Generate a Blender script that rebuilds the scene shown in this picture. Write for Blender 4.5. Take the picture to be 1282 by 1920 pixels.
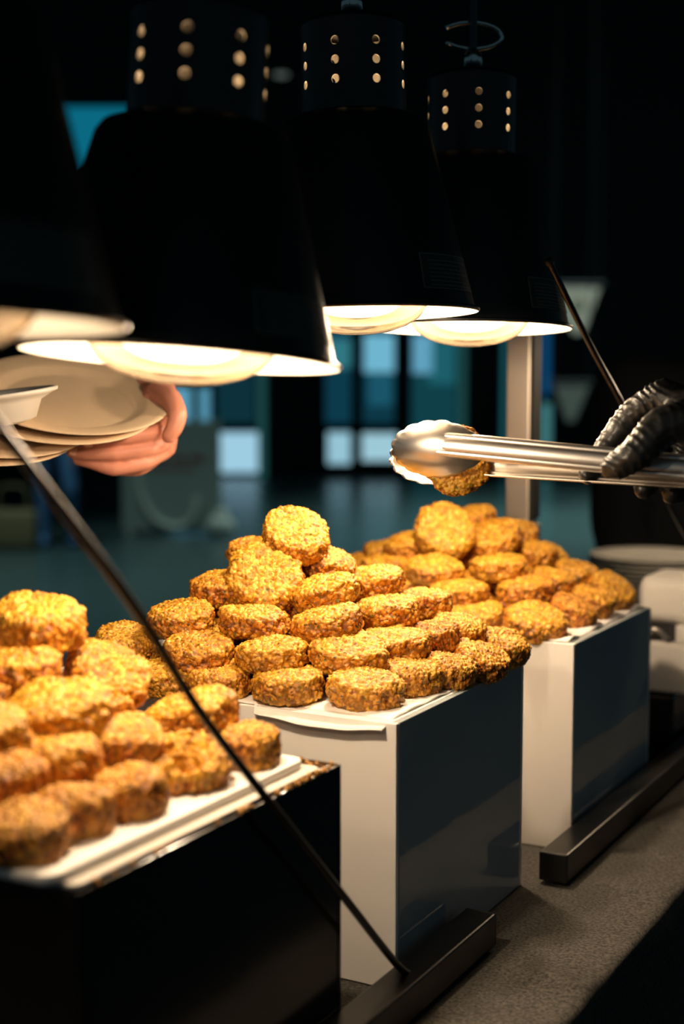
import bpy, bmesh, math, random
import numpy as np
from mathutils import Vector, Matrix, noise, kdtree

for o in list(bpy.data.objects):
    bpy.data.objects.remove(o)
scene = bpy.context.scene
COL = scene.collection

# ------------------------------------------------------------------ camera, world, exposure
TABLE = 0.90                       # height of the table top
CAMZ = TABLE + 0.55                # eye height
PITCH = 0.0937
FPX = 2671.0                       # 50 mm on a 24 mm wide frame, 1282 px wide
cam_d = bpy.data.cameras.new('camera')
cam_d.sensor_fit = 'HORIZONTAL'; cam_d.sensor_width = 24.0; cam_d.lens = 50.0
cam_d.clip_start = 0.05; cam_d.clip_end = 200
cam_d.dof.use_dof = True; cam_d.dof.focus_distance = 1.385; cam_d.dof.aperture_fstop = 3.1
cam_d.dof.aperture_blades = 0
cam = bpy.data.objects.new('camera', cam_d); COL.objects.link(cam)
cam.location = (0, 0, CAMZ); cam.rotation_euler = (math.pi/2 - PITCH, 0, 0)
scene.camera = cam

world = bpy.data.worlds.new('world'); scene.world = world; world.use_nodes = True
bg = world.node_tree.nodes['Background']
bg.inputs[0].default_value = (0.30, 0.62, 0.80, 1); bg.inputs[1].default_value = 0.065
scene.view_settings.view_transform = 'Standard'; scene.view_settings.look = 'None'
scene.view_settings.gamma = 1.0; scene.view_settings.use_curve_mapping = False
scene.view_settings.exposure = 0.0
LAMP_WATTS = 3.65

# ------------------------------------------------------------------ helpers
K = 0.846                          # layout unit of the buffet row -> metres
TH = 0.4977                        # the row runs 28.5 degrees to the right of the view
RD = Vector((math.sin(TH), math.cos(TH), 0)); ND = Vector((math.cos(TH), -math.sin(TH), 0))
def B(r, n, z):
    """row coordinates (r along the row, n towards the serving side, z above table) -> world"""
    return Vector((K*(0.0566 + RD.x*r + ND.x*n), K*(1.4612 + RD.y*r + ND.y*n), TABLE + K*z))
ROWROT = -TH                       # z rotation: local x = n, local y = r
def at(u, v, depth):
    """point seen in direction (u, v) at forward distance depth (metres)"""
    a, b = (u-641)/FPX, (v-960)/FPX
    c, s = math.cos(PITCH), math.sin(PITCH)
    d = Vector((a, c-b*s, -s-b*c)); d /= d.y
    return Vector((0, 0, CAMZ)) + d*depth

def mesh_obj(name, verts, faces, mat=None, parent=None, loc=(0,0,0), rot=(0,0,0), smooth=False, mats=None, mi=None):
    me = bpy.data.meshes.new(name)
    me.from_pydata([tuple(v) for v in verts], [], [tuple(f) for f in faces])
    for m in (mats or ([mat] if mat else [])): me.materials.append(m)
    if mi is not None: me.polygons.foreach_set('material_index', mi)
    if smooth: me.polygons.foreach_set('use_smooth', [True]*len(me.polygons))
    me.update()
    return link(name, me, parent, loc, rot)
def link(name, me, parent=None, loc=(0,0,0), rot=(0,0,0)):
    o = bpy.data.objects.new(name, me); COL.objects.link(o)
    o.location = loc; o.rotation_euler = rot
    if parent: o.parent = parent
    return o
def bm_obj(name, bm, mat, parent=None, loc=(0,0,0), rot=(0,0,0), smooth=False, autosmooth=None):
    bmesh.ops.recalc_face_normals(bm, faces=bm.faces)
    me = bpy.data.meshes.new(name); bm.to_mesh(me); bm.free()
    if mat: me.materials.append(mat)
    if smooth: me.polygons.foreach_set('use_smooth', [True]*len(me.polygons))
    if autosmooth: me.set_sharp_from_angle(angle=math.radians(autosmooth))
    return link(name, me, parent, loc, rot)
def empty(name, loc, rot=(0,0,0)):
    o = bpy.data.objects.new(name, None); COL.objects.link(o); o.location = loc; o.rotation_euler = rot
    o.empty_display_size = 0.05
    return o
def tag(o, label, cat, group=None, kind=None):
    o['label'] = label; o['category'] = cat
    if group: o['group'] = group
    if kind: o['kind'] = kind
    return o
def struct(o): o['kind'] = 'structure'; return o
def bmbox(x0, x1, y0, y1, z0, z1, bevel=0.0, seg=2):
    bm = bmesh.new()
    bmesh.ops.create_cube(bm, size=1)
    bmesh.ops.scale(bm, vec=(x1-x0, y1-y0, z1-z0), verts=bm.verts)
    bmesh.ops.translate(bm, vec=((x0+x1)/2, (y0+y1)/2, (z0+z1)/2), verts=bm.verts)
    if bevel: bmesh.ops.bevel(bm, geom=list(bm.edges), offset=bevel, segments=seg, profile=0.5, affect='EDGES')
    return bm
def lathe(profile, segs=48, close=False):
    """profile [(radius, z)] turned about z; radius 0 gives a pole"""
    verts, faces, rings = [], [], []
    for (r, z) in profile:
        if r <= 1e-7:
            rings.append([len(verts)]); verts.append((0, 0, z))
        else:
            rings.append(list(range(len(verts), len(verts)+segs)))
            verts += [(r*math.cos(2*math.pi*i/segs), r*math.sin(2*math.pi*i/segs), z) for i in range(segs)]
    prs = list(zip(rings, rings[1:]))
    if close: prs.append((rings[-1], rings[0]))
    tagf = []
    for k, (a, b) in enumerate(prs):
        for i in range(segs):
            j = (i+1) % segs
            if len(a) == 1 and len(b) == 1: continue
            if len(a) == 1: faces.append((a[0], b[j], b[i]))
            elif len(b) == 1: faces.append((a[i], a[j], b[0]))
            else: faces.append((a[i], a[j], b[j], b[i]))
            tagf.append(k)
    return verts, faces, tagf
def tube(points, radius, segs=12, cap=True):
    """tube along a polyline; radius may be a list"""
    pts = [Vector(p) for p in points]; n = len(pts)
    rad = radius if isinstance(radius, (list, tuple)) else [radius]*n
    verts, faces = [], []
    up = None
    for i, p in enumerate(pts):
        t = (pts[min(i+1, n-1)] - pts[max(i-1, 0)]).normalized()
        if up is None:
            up = Vector((0, 0, 1)) if abs(t.z) < .9 else Vector((1, 0, 0))
        a = (up - t*up.dot(t)).normalized(); b = t.cross(a); up = a
        for k in range(segs):
            an = 2*math.pi*k/segs
            verts.append(p + (a*math.cos(an) + b*math.sin(an))*rad[i])
    for i in range(n-1):
        for k in range(segs):
            k2 = (k+1) % segs
            faces.append((i*segs+k, i*segs+k2, (i+1)*segs+k2, (i+1)*segs+k))
    if cap:
        faces.append(tuple(range(segs-1, -1, -1))); faces.append(tuple(range((n-1)*segs, n*segs)))
    return verts, faces
def spline(pts, m=8):
    P = [Vector(p) for p in pts]; out = []
    for i in range(len(P)-1):
        p0, p1, p2, p3 = P[max(i-1, 0)], P[i], P[i+1], P[min(i+2, len(P)-1)]
        for k in range(m):
            t = k/m
            out.append(.5*((2*p1) + (p2-p0)*t + (2*p0-5*p1+4*p2-p3)*t*t + (3*p1-p0-3*p2+p3)*t**3))
    out.append(P[-1]); return out

# ------------------------------------------------------------------ materials
def mat(name, col, rough=0.5, metal=0.0, spec=0.5, emit=None, estr=0.0, coat=0.0, noise_amt=0.0, noise_scale=20.0, bump=0.0, bump_scale=200.0):
    m = bpy.data.materials.new(name); m.use_nodes = True
    nt = m.node_tree; b = nt.nodes['Principled BSDF']
    b.inputs['Base Color'].default_value = (*col, 1); b.inputs['Roughness'].default_value = rough
    b.inputs['Metallic'].default_value = metal; b.inputs['Specular IOR Level'].default_value = spec
    b.inputs['Coat Weight'].default_value = coat; b.inputs['Coat Roughness'].default_value = .08
    if emit: b.inputs['Emission Color'].default_value = (*emit, 1); b.inputs['Emission Strength'].default_value = estr
    if noise_amt or bump:
        tc = nt.nodes.new('ShaderNodeTexCoord')
    if noise_amt:
        no = nt.nodes.new('ShaderNodeTexNoise'); no.inputs['Scale'].default_value = noise_scale; no.inputs['Detail'].default_value = 5
        nt.links.new(tc.outputs['Object'], no.inputs['Vector'])
        mx = nt.nodes.new('ShaderNodeMix'); mx.data_type = 'RGBA'
        mx.inputs['A'].default_value = (*[c*(1-noise_amt) for c in col], 1); mx.inputs['B'].default_value = (*[min(1, c*(1+noise_amt)) for c in col], 1)
        nt.links.new(no.outputs['Fac'], mx.inputs['Factor']); nt.links.new(mx.outputs['Result'], b.inputs['Base Color'])
    if bump:
        n2 = nt.nodes.new('ShaderNodeTexNoise'); n2.inputs['Scale'].default_value = bump_scale; n2.inputs['Detail'].default_value = 3
        nt.links.new(tc.outputs['Object'], n2.inputs['Vector'])
        bp = nt.nodes.new('ShaderNodeBump'); bp.inputs['Strength'].default_value = bump; bp.inputs['Distance'].default_value = .002
        nt.links.new(n2.outputs['Fac'], bp.inputs['Height']); nt.links.new(bp.outputs['Normal'], b.inputs['Normal'])
    return m
def emis(name, col, s, var=0.0, scale=1.0):
    m = bpy.data.materials.new(name); m.use_nodes = True; nt = m.node_tree
    nt.nodes.clear()
    e = nt.nodes.new('ShaderNodeEmission'); o = nt.nodes.new('ShaderNodeOutputMaterial')
    e.inputs[0].default_value = (*col, 1); e.inputs[1].default_value = s
    nt.links.new(e.outputs[0], o.inputs[0])
    return m
def thin_glass(name, tint=(1, 1, 1), rough=0.02, ior=1.45):
    m = bpy.data.materials.new(name); m.use_nodes = True; nt = m.node_tree; nt.nodes.clear()
    t = nt.nodes.new('ShaderNodeBsdfTransparent'); t.inputs[0].default_value = (*tint, 1)
    g = nt.nodes.new('ShaderNodeBsdfGlossy'); g.inputs['Roughness'].default_value = rough
    fr = nt.nodes.new('ShaderNodeFresnel'); fr.inputs[0].default_value = ior
    mx = nt.nodes.new('ShaderNodeMixShader'); o = nt.nodes.new('ShaderNodeOutputMaterial')
    nt.links.new(fr.outputs[0], mx.inputs[0]); nt.links.new(t.outputs[0], mx.inputs[1]); nt.links.new(g.outputs[0], mx.inputs[2])
    nt.links.new(mx.outputs[0], o.inputs[0])
    return m

M = {}
M['shade_black'] = mat('shade_black', (.006, .007, .008), .38, spec=.5, bump=.05, bump_scale=300)
M['shade_white'] = mat('shade_white', (.72, .68, .60), .45)
M['chrome'] = mat('chrome', (.75, .72, .68), .18, 1.0)
M['reflector'] = mat('reflector', (.62, .60, .56), .25, 1.0)
M['socket'] = mat('socket', (.35, .33, .30), .5)
def silver_coat():
    # mirror coat of the bulb, thin enough to let some light leak upwards
    m = mat('silver_coat', (.46, .45, .42), .28, 1.0); nt = m.node_tree
    tr = nt.nodes.new('ShaderNodeBsdfTransparent'); tr.inputs[0].default_value = (1, .90, .78, 1)
    mx = nt.nodes.new('ShaderNodeMixShader'); mx.inputs[0].default_value = .60
    nt.links.new(nt.nodes['Principled BSDF'].outputs[0], mx.inputs[1]); nt.links.new(tr.outputs[0], mx.inputs[2])
    nt.links.new(mx.outputs[0], nt.nodes['Material Output'].inputs[0]); return m
M['silver_coat'] = silver_coat()
M['bulb_glass'] = thin_glass('bulb_glass', (.98, .97, .95), .03, 1.5)
M['filament'] = emis('filament', (1, .78, .5), 25)
M['sticker'] = mat('sticker', (.03, .032, .028), .6)
M['sticker_ink'] = mat('sticker_ink', (.16, .16, .12), .6)
M['acrylic_white'] = mat('acrylic_white', (.94, .91, .87), .10, spec=.5, noise_amt=.03, noise_scale=6)
M['acrylic_side'] = mat('acrylic_side', (.40, .46, .48), .03, spec=.6)  # dark glossy panel; bluish tint of the ambient light put into its colour
M['acrylic_black'] = mat('acrylic_black', (.004, .004, .005), .16)
M['paper'] = mat('paper', (.88, .85, .80), .6, bump=.1, bump_scale=120)
M['paper2'] = mat('paper2', (.62, .57, .50), .6)
M['metal_dark'] = mat('metal_dark', (.055, .052, .048), .32, 1.0, bump=.04, bump_scale=400)
M['metal_black'] = mat('metal_black', (.012, .012, .012), .3, coat=.3)
M['rod'] = mat('rod', (.022, .020, .018), .30, .6)
M['rubber'] = mat('rubber', (.006, .006, .006), .6)
M['steel'] = mat('steel', (.80, .76, .71), .34, 1.0)
M['steel_brushed'] = mat('steel_brushed', (.66, .59, .50), .42, 1.0)
M['plate_tan'] = mat('plate_tan', (.72, .54, .36), .6, noise_amt=.06, noise_scale=60, bump=.1, bump_scale=300)
M['plate_white'] = mat('plate_white', (.72, .70, .64), .5)
M['dish_white'] = mat('dish_white', (.75, .72, .66), .4)
M['carton'] = mat('carton', (.90, .86, .80), .55)
M['dark_in'] = mat('dark_in', (.03, .03, .03), .6)
M['pan'] = mat('pan', (.03, .03, .03), .22, .6)
M['skin'] = mat('skin', (.66, .27, .185), .5, noise_amt=.10, noise_scale=40, bump=.12, bump_scale=250)
M['nail'] = mat('nail', (.74, .42, .31), .3)
M['hair'] = mat('hair', (.02, .013, .01), .5)
M['cloth_black'] = mat('cloth_black', (.008, .009, .010), .9, spec=.2, bump=.2, bump_scale=300)
M['cloth_navy'] = mat('cloth_navy', (.012, .016, .022), .9, spec=.2)
M['cloth_blue'] = mat('cloth_blue', (.06, .17, .36), .9)
M['cloth_beige'] = mat('cloth_beige', (.22, .18, .09), .9)
M['nitrile'] = mat('nitrile', (.010, .010, .010), .37, spec=.6, bump=.25, bump_scale=160)
M['sign_grey'] = mat('sign_grey', (.34, .40, .36), .7)
M['sign_white'] = mat('sign_white', (.62, .66, .58), .7)
M['sign_red'] = mat('sign_red', (.28, .07, .06), .7)
M['wall_dark'] = mat('wall_dark', (.010, .016, .018), .7, noise_amt=.3, noise_scale=.6)
M['backdrop_patch'] = mat('backdrop_patch', (.62, .52, .42), .8, emit=None)
M['backdrop_patch_dim'] = mat('backdrop_patch_dim', (.15, .15, .13), .8)
M['backdrop_patch_mark'] = mat('backdrop_patch_mark', (.34, .31, .22), .8)
M['wall_grey'] = mat('wall_grey', (.36, .40, .36), .8)
M['mullion'] = mat('mullion', (.05, .09, .09), .5)
M['ceiling'] = mat('ceiling', (.012, .014, .014), .8)
M['table'] = mat('table', (.05, .04, .03), .6)
M['crumb'] = mat('crumb', (.50, .24, .05), .5)

# floor: dark polished tiles
def floor_material():
    m = mat('floor_polished', (.060, .10, .10), .22, spec=.5)
    nt = m.node_tree; b = nt.nodes['Principled BSDF']
    tc = nt.nodes.new('ShaderNodeTexCoord'); no = nt.nodes.new('ShaderNodeTexNoise')
    no.inputs['Scale'].default_value = .7; no.inputs['Detail'].default_value = 6
    nt.links.new(tc.outputs['Object'], no.inputs['Vector'])
    mr = nt.nodes.new('ShaderNodeMapRange'); mr.inputs['To Min'].default_value = .20; mr.inputs['To Max'].default_value = .34
    nt.links.new(no.outputs['Fac'], mr.inputs['Value']); nt.links.new(mr.outputs['Result'], b.inputs['Roughness'])
    return m
M['floor'] = floor_material()

def cloth_material():
    m = mat('table_cloth', (.060, .056, .050), .85, spec=.25)
    nt = m.node_tree; b = nt.nodes['Principled BSDF']
    tc = nt.nodes.new('ShaderNodeTexCoord')
    no = nt.nodes.new('ShaderNodeTexNoise'); no.inputs['Scale'].default_value = 300; no.inputs['Detail'].default_value = 3
    nt.links.new(tc.outputs['Object'], no.inputs['Vector'])
    cr = nt.nodes.new('ShaderNodeValToRGB')
    cr.color_ramp.elements[0].position = .32; cr.color_ramp.elements[0].color = (.030, .028, .026, 1)
    cr.color_ramp.elements[1].position = .72; cr.color_ramp.elements[1].color = (.125, .115, .100, 1)
    nt.links.new(no.outputs['Fac'], cr.inputs[0]); nt.links.new(cr.outputs[0], b.inputs['Base Color'])
    bp = nt.nodes.new('ShaderNodeBump'); bp.inputs['Strength'].default_value = .5; bp.inputs['Distance'].default_value = .001
    nt.links.new(no.outputs['Fac'], bp.inputs['Height']); nt.links.new(bp.outputs['Normal'], b.inputs['Normal'])
    return m
M['cloth'] = cloth_material()

def fritter_material():
    m = bpy.data.materials.new('fried_quinoa'); m.use_nodes = True
    nt = m.node_tree; b = nt.nodes['Principled BSDF']; N = nt.nodes.new; Lk = nt.links.new
    b.inputs['Roughness'].default_value = .42; b.inputs['Specular IOR Level'].default_value = .5
    b.inputs['Subsurface Weight'].default_value = .06; b.inputs['Subsurface Radius'].default_value = (.004, .002, .0006)
    b.inputs['Subsurface Scale'].default_value = .5
    tc = N('ShaderNodeTexCoord'); oi = N('ShaderNodeObjectInfo')
    at_g = N('ShaderNodeAttribute'); at_g.attribute_name = 'grain'      # random value of each grain, lowered in the gaps between grains
    at_s = N('ShaderNodeAttribute'); at_s.attribute_name = 'side'       # 0 on the flat faces, 1 on the fried rim
    # golden grains
    r1 = N('ShaderNodeValToRGB'); e = r1.color_ramp
    e.elements[0].position = 0; e.elements[0].color = (.40, .17, .012, 1)
    e.elements[1].position = 1; e.elements[1].color = (.87, .54, .11, 1)
    x = e.elements.new(.45); x.color = (.63, .295, .018, 1)
    x = e.elements.new(.80); x.color = (.74, .415, .036, 1)
    Lk(at_g.outputs['Fac'], r1.inputs[0])
    # fried red-brown crust
    r2 = N('ShaderNodeValToRGB'); e = r2.color_ramp
    e.elements[0].position = 0; e.elements[0].color = (.10, .026, .004, 1)
    e.elements[1].position = 1; e.elements[1].color = (.68, .28, .028, 1)
    x = e.elements.new(.5); x.color = (.50, .155, .011, 1)
    Lk(at_g.outputs['Fac'], r2.inputs[0])
    no = N('ShaderNodeTexNoise'); no.inputs['Scale'].default_value = 42; no.inputs['Detail'].default_value = 4
    of = N('ShaderNodeVectorMath'); of.operation = 'ADD'
    cb = N('ShaderNodeCombineXYZ'); ml = N('ShaderNodeMath'); ml.operation = 'MULTIPLY'; ml.inputs[1].default_value = 37
    Lk(oi.outputs['Random'], ml.inputs[0]); Lk(ml.outputs[0], cb.inputs[0]); Lk(ml.outputs[0], cb.inputs[2])
    Lk(tc.outputs['Object'], of.inputs[0]); Lk(cb.outputs[0], of.inputs[1]); Lk(of.outputs[0], no.inputs['Vector'])
    # crust amount = noise + rim + how brown this fritter is (object colour red channel)
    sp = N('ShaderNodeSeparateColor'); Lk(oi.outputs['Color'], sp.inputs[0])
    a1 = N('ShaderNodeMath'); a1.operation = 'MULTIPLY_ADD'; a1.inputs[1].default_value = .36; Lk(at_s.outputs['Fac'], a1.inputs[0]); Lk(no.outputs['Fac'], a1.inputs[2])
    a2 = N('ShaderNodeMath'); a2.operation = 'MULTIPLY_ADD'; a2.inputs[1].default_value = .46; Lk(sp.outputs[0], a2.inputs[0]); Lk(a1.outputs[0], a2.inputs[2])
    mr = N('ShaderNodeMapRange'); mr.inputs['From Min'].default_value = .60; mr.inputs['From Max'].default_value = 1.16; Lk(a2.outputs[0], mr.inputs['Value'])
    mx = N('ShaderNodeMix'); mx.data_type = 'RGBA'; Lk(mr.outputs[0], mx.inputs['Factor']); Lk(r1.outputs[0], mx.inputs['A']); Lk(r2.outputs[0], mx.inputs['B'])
    # herb flecks (green) and pepper flecks (red)
    def flecks(scale, thr, col, src, seed):
        v = N('ShaderNodeTexVoronoi'); v.inputs['Scale'].default_value = scale; v.inputs['Randomness'].default_value = 1
        ad = N('ShaderNodeVectorMath'); ad.operation = 'ADD'; ad.inputs[1].default_value = (seed, seed*1.7, -seed); Lk(of.outputs[0], ad.inputs[0]); Lk(ad.outputs[0], v.inputs['Vector'])
        sc = N('ShaderNodeSeparateColor'); Lk(v.outputs['Color'], sc.inputs[0])
        g = N('ShaderNodeMath'); g.operation = 'GREATER_THAN'; g.inputs[1].default_value = thr; Lk(sc.outputs[0], g.inputs[0])
        d = N('ShaderNodeMath'); d.operation = 'LESS_THAN'; d.inputs[1].default_value = .42; Lk(v.outputs['Distance'], d.inputs[0])
        mm = N('ShaderNodeMath'); mm.operation = 'MULTIPLY'; Lk(g.outputs[0], mm.inputs[0]); Lk(d.outputs[0], mm.inputs[1])
        m2 = N('ShaderNodeMath'); m2.operation = 'MULTIPLY'; m2.inputs[1].default_value = .75; Lk(mm.outputs[0], m2.inputs[0])
        q = N('ShaderNodeMix'); q.data_type = 'RGBA'; q.inputs['B'].default_value = (*col, 1)
        Lk(m2.outputs[0], q.inputs['Factor']); Lk(src, q.inputs['A']); return q.outputs['Result']
    c = flecks(260, .92, (.10, .12, .015), mx.outputs['Result'], 3.1)
    c = flecks(210, .95, (.30, .05, .02), c, 7.7)
    c = flecks(330, .94, (.05, .025, .01), c, 11.3)
    Lk(c, b.inputs['Base Color'])
    nb = N('ShaderNodeTexNoise'); nb.inputs['Scale'].default_value = 700; nb.inputs['Detail'].default_value = 3; Lk(of.outputs[0], nb.inputs['Vector'])
    bp = N('ShaderNodeBump'); bp.inputs['Strength'].default_value = .6; bp.inputs['Distance'].default_value = .0012
    Lk(nb.outputs['Fac'], bp.inputs['Height']); Lk(bp.outputs['Normal'], b.inputs['Normal'])
    return m
M['fritter'] = fritter_material()

# ------------------------------------------------------------------ the hall behind the buffet
DW = 21.0                                             # distance of the glazed wall
def wx(u): return (u-641)/FPX*DW*1.0045
def wz(v): return at(641, v, DW).z
fl = struct(bm_obj('floor', bmbox(-16, 16, -5, DW+.4, -.1, 0), M['floor']))
struct(bm_obj('ceiling', bmbox(-16, 16, -5, DW+.4, 7.6, 7.8), M['ceiling']))
# the wall: dark piers, sill and lintels between the glazed bays; window_n holds its frame and pane
BAYS = [  # u0, v0, u1, v1, colour, strength
    (60, 197, 330, 330, (.003, .14, .22), 1.0),       # lit teal glazing high on the left
    (318, 722, 366, 880, (.10, .33, .47), 1.0),
    (372, 722, 400, 880, (.09, .30, .43), 1.0),
    (404, 560, 484, 798, (.004, .030, .042), 1.0),
    (410, 806, 498, 893, (.34, .60, .75), 1.0),
    (606, 560, 662, 798, (.004, .042, .070), 1.0),
    (610, 806, 661, 874, (.30, .55, .66), 1.0),
    (676, 560, 742, 798, (.004, .038, .060), 1.0),
    (674, 808, 748, 868, (.34, .58, .68), 1.0),
    (766, 560, 858, 893, (.005, .050, .064), 1.0),
    (934, 560, 952, 893, (.012, .10, .12), 1.0),
    (1006, 560, 1030, 745, (.004, .060, .16), 1.0),
    (1006, 752, 1034, 893, (.05, .18, .19), 1.0),
]
ROWS = 0
xs = sorted(set([-16.0, 16.0]))
wall_bm = bmesh.new()
def add_to(bm, x0, x1, y0, y1, z0, z1):
    vs = [bm.verts.new(p) for p in ((x0,y0,z0),(x1,y0,z0),(x1,y1,z0),(x0,y1,z0),(x0,y0,z1),(x1,y0,z1),(x1,y1,z1),(x0,y1,z1))]
    for f in ((0,3,2,1),(4,5,6,7),(0,1,5,4),(1,2,6,5),(2,3,7,6),(3,0,4,7)): bm.faces.new([vs[i] for i in f])
add_to(wall_bm, -16, 16, DW, DW+.2, 0, 7.6)
wall = struct(bm_obj('wall_back', wall_bm, M['wall_dark']))
for i, (u0, v0, u1, v1, col, st) in enumerate(BAYS):
    x0, x1 = wx(u0), wx(u1); z1, z0 = wz(v0), max(.03, wz(v1))
    w = empty('window_%d' % (i+1), ((x0+x1)/2, DW, z0)); struct(w)
    hx = (x1-x0)/2; h = z1-z0
    bm = bmesh.new(); t = .035
    add_to(bm, -hx, -hx+t, -.07, -.001, 0, h); add_to(bm, hx-t, hx, -.07, -.001, 0, h)
    add_to(bm, -hx+t, hx-t, -.07, -.001, 0, t); add_to(bm, -hx+t, hx-t, -.07, -.001, h-t, h)
    bm_obj('window_frame', bm, M['mullion'], w)
    bm_obj('pane', bmbox(-hx+t, hx-t, -.04, -.02, t, h-t), emis('pane_light_%d' % (i+1), col, st), w)
# brighter reflections of daylight, painted as small glowing sheets laid over the bays
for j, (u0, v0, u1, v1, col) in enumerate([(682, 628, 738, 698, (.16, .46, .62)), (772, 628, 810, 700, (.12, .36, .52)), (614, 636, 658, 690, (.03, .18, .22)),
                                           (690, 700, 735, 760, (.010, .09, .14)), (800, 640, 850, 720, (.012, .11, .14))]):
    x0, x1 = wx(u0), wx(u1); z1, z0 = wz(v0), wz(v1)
    w = empty('window_%d' % (len(BAYS)+1+j), ((x0+x1)/2, DW, z0)); struct(w)  # holds one glowing sheet, no window of its own
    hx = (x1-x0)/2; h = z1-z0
    bm_obj('pane', bmbox(-hx, hx, -.058, -.044, 0, h), emis('daylight_glow_%d' % (j+1), col, 1.0), w)
# greenish mullion posts, the light on them painted in as a faint glow
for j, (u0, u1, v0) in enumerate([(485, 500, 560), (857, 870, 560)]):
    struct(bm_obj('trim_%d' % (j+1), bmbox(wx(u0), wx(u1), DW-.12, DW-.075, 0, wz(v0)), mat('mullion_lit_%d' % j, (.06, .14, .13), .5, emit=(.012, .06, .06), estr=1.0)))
# added panels on cords, standing in for pale background patches far right
def backdrop_patch(px, Y, m, label, mark=None):
    P = [at(u, v, Y) for u, v in px]; o = Vector((sum(p.x for p in P)/len(P), Y, min(p.z for p in P)))
    t = empty('backdrop_patch', o); tag(t, label, 'backdrop_patch')
    n = len(P); vs = [(p.x-o.x, -.02, p.z-o.z) for p in P] + [(p.x-o.x, .02, p.z-o.z) for p in P]
    fs = [tuple(range(n-1, -1, -1)), tuple(range(n, 2*n))] + [(i, (i+1) % n, n+(i+1) % n, n+i) for i in range(n)]
    bm = bmesh.new(); bv = [bm.verts.new(v) for v in vs]
    for f in fs: bm.faces.new([bv[i] for i in f])
    bm_obj('patch_panel', bm, m, t)
    tz = max(p.z for p in P)-o.z; xs_ = [p.x-o.x for p in P]
    v, f = tube([(min(xs_)-.05, 0, tz+.03), (max(xs_)+.05, 0, tz+.03)], .03, 8); mesh_obj('hanging_bar', v, f, M['metal_black'], t)
    for x in (min(xs_), max(xs_)):
        v, f = tube([(x, 0, tz+.06), (x, 0, 7.6-o.z)], .008, 6); mesh_obj('cord', v, f, M['metal_black'], t)
    if mark:
        c = at(*mark, Y)-o; v, f, _ = lathe([(0, 0), (.075, 0), (.075, .012), (0, .012)], 20)
        mesh_obj('round_mark', v, f, M['backdrop_patch_mark'], t, (c.x, -.022, c.z), (math.pi/2, 0, 0))
backdrop_patch([(1030, 538), (1124, 540), (1094, 622), (1078, 628), (1062, 610), (1030, 560)], 16.5, M['backdrop_patch'], 'pale grey tapering patch of background, an added panel with tan mark, far behind the lamps', (1084, 568))
backdrop_patch([(1038, 722), (1104, 722), (1076, 790), (1062, 790)], 16.0, M['backdrop_patch_dim'], 'dim grey-green tapering patch of background, an added panel, low behind the gloved hand')
# a small distant ceiling spot
sp = empty('ceiling_spot', at(527, 133, 14.0)); tag(sp, 'small dim round spot light hanging far behind the lamps', 'spot light')
v, f, _ = lathe([(0, .04), (.05, .04), (.075, -.02), (.072, -.03), (.045, .03), (0, .03)], 20)
mesh_obj('housing', v, f, M['metal_black'], sp)
v, f, _ = lathe([(0, -.028), (.068, -.028), (.068, -.045), (0, -.062)], 20)
mesh_obj('lens', v, f, emis('spot_lens', (.09, .115, .105), 1.0), sp)
v, f = tube([(0, 0, .04), (0, 0, 7.6-sp.location.z)], .008, 8)
mesh_obj('stem', v, f, M['metal_black'], sp)
# added cool fill lamps, unseen, brightening the floor, board and back patches
for (x, y, e) in ((-2.5, 9.5, 50), (3.0, 12.5, 50), (3.4, 14.6, 110)):
    ld = bpy.data.lights.new('hall_fill', 'AREA'); ld.energy = e; ld.color = (.72, 1.0, .95); ld.size = 1.2; ld.spread = math.radians(75)
    lo = bpy.data.objects.new('hall_fill', ld); COL.objects.link(lo); lo.location = (x, y, 7.4)

# ------------------------------------------------------------------ buffet table with charcoal cloth
T0, T1, TN0, TN1 = -1.35, 1.98, -.74, .182             # extent in row coordinates
tb = empty('buffet_table', B((T0+T1)/2, (TN0+TN1)/2, 0) - Vector((0, 0, TABLE)), (0, 0, ROWROT))
tag(tb, 'long buffet table under the charcoal cloth', 'table')
hx, hy = K*(TN1-TN0)/2, K*(T1-T0)/2
bm_obj('tabletop', bmbox(-hx+.004, hx-.004, -hy+.004, hy-.004, TABLE-.035, TABLE-.004, .003), M['table'], tb)
for sx in (-1, 1):
    for sy in (-1, 1):
        bm_obj('leg', bmbox(sx*(hx-.06)-.02, sx*(hx-.06)+.02, sy*(hy-.08)-.02, sy*(hy-.08)+.02, 0, TABLE-.035, .003), M['metal_dark'], tb)
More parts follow.
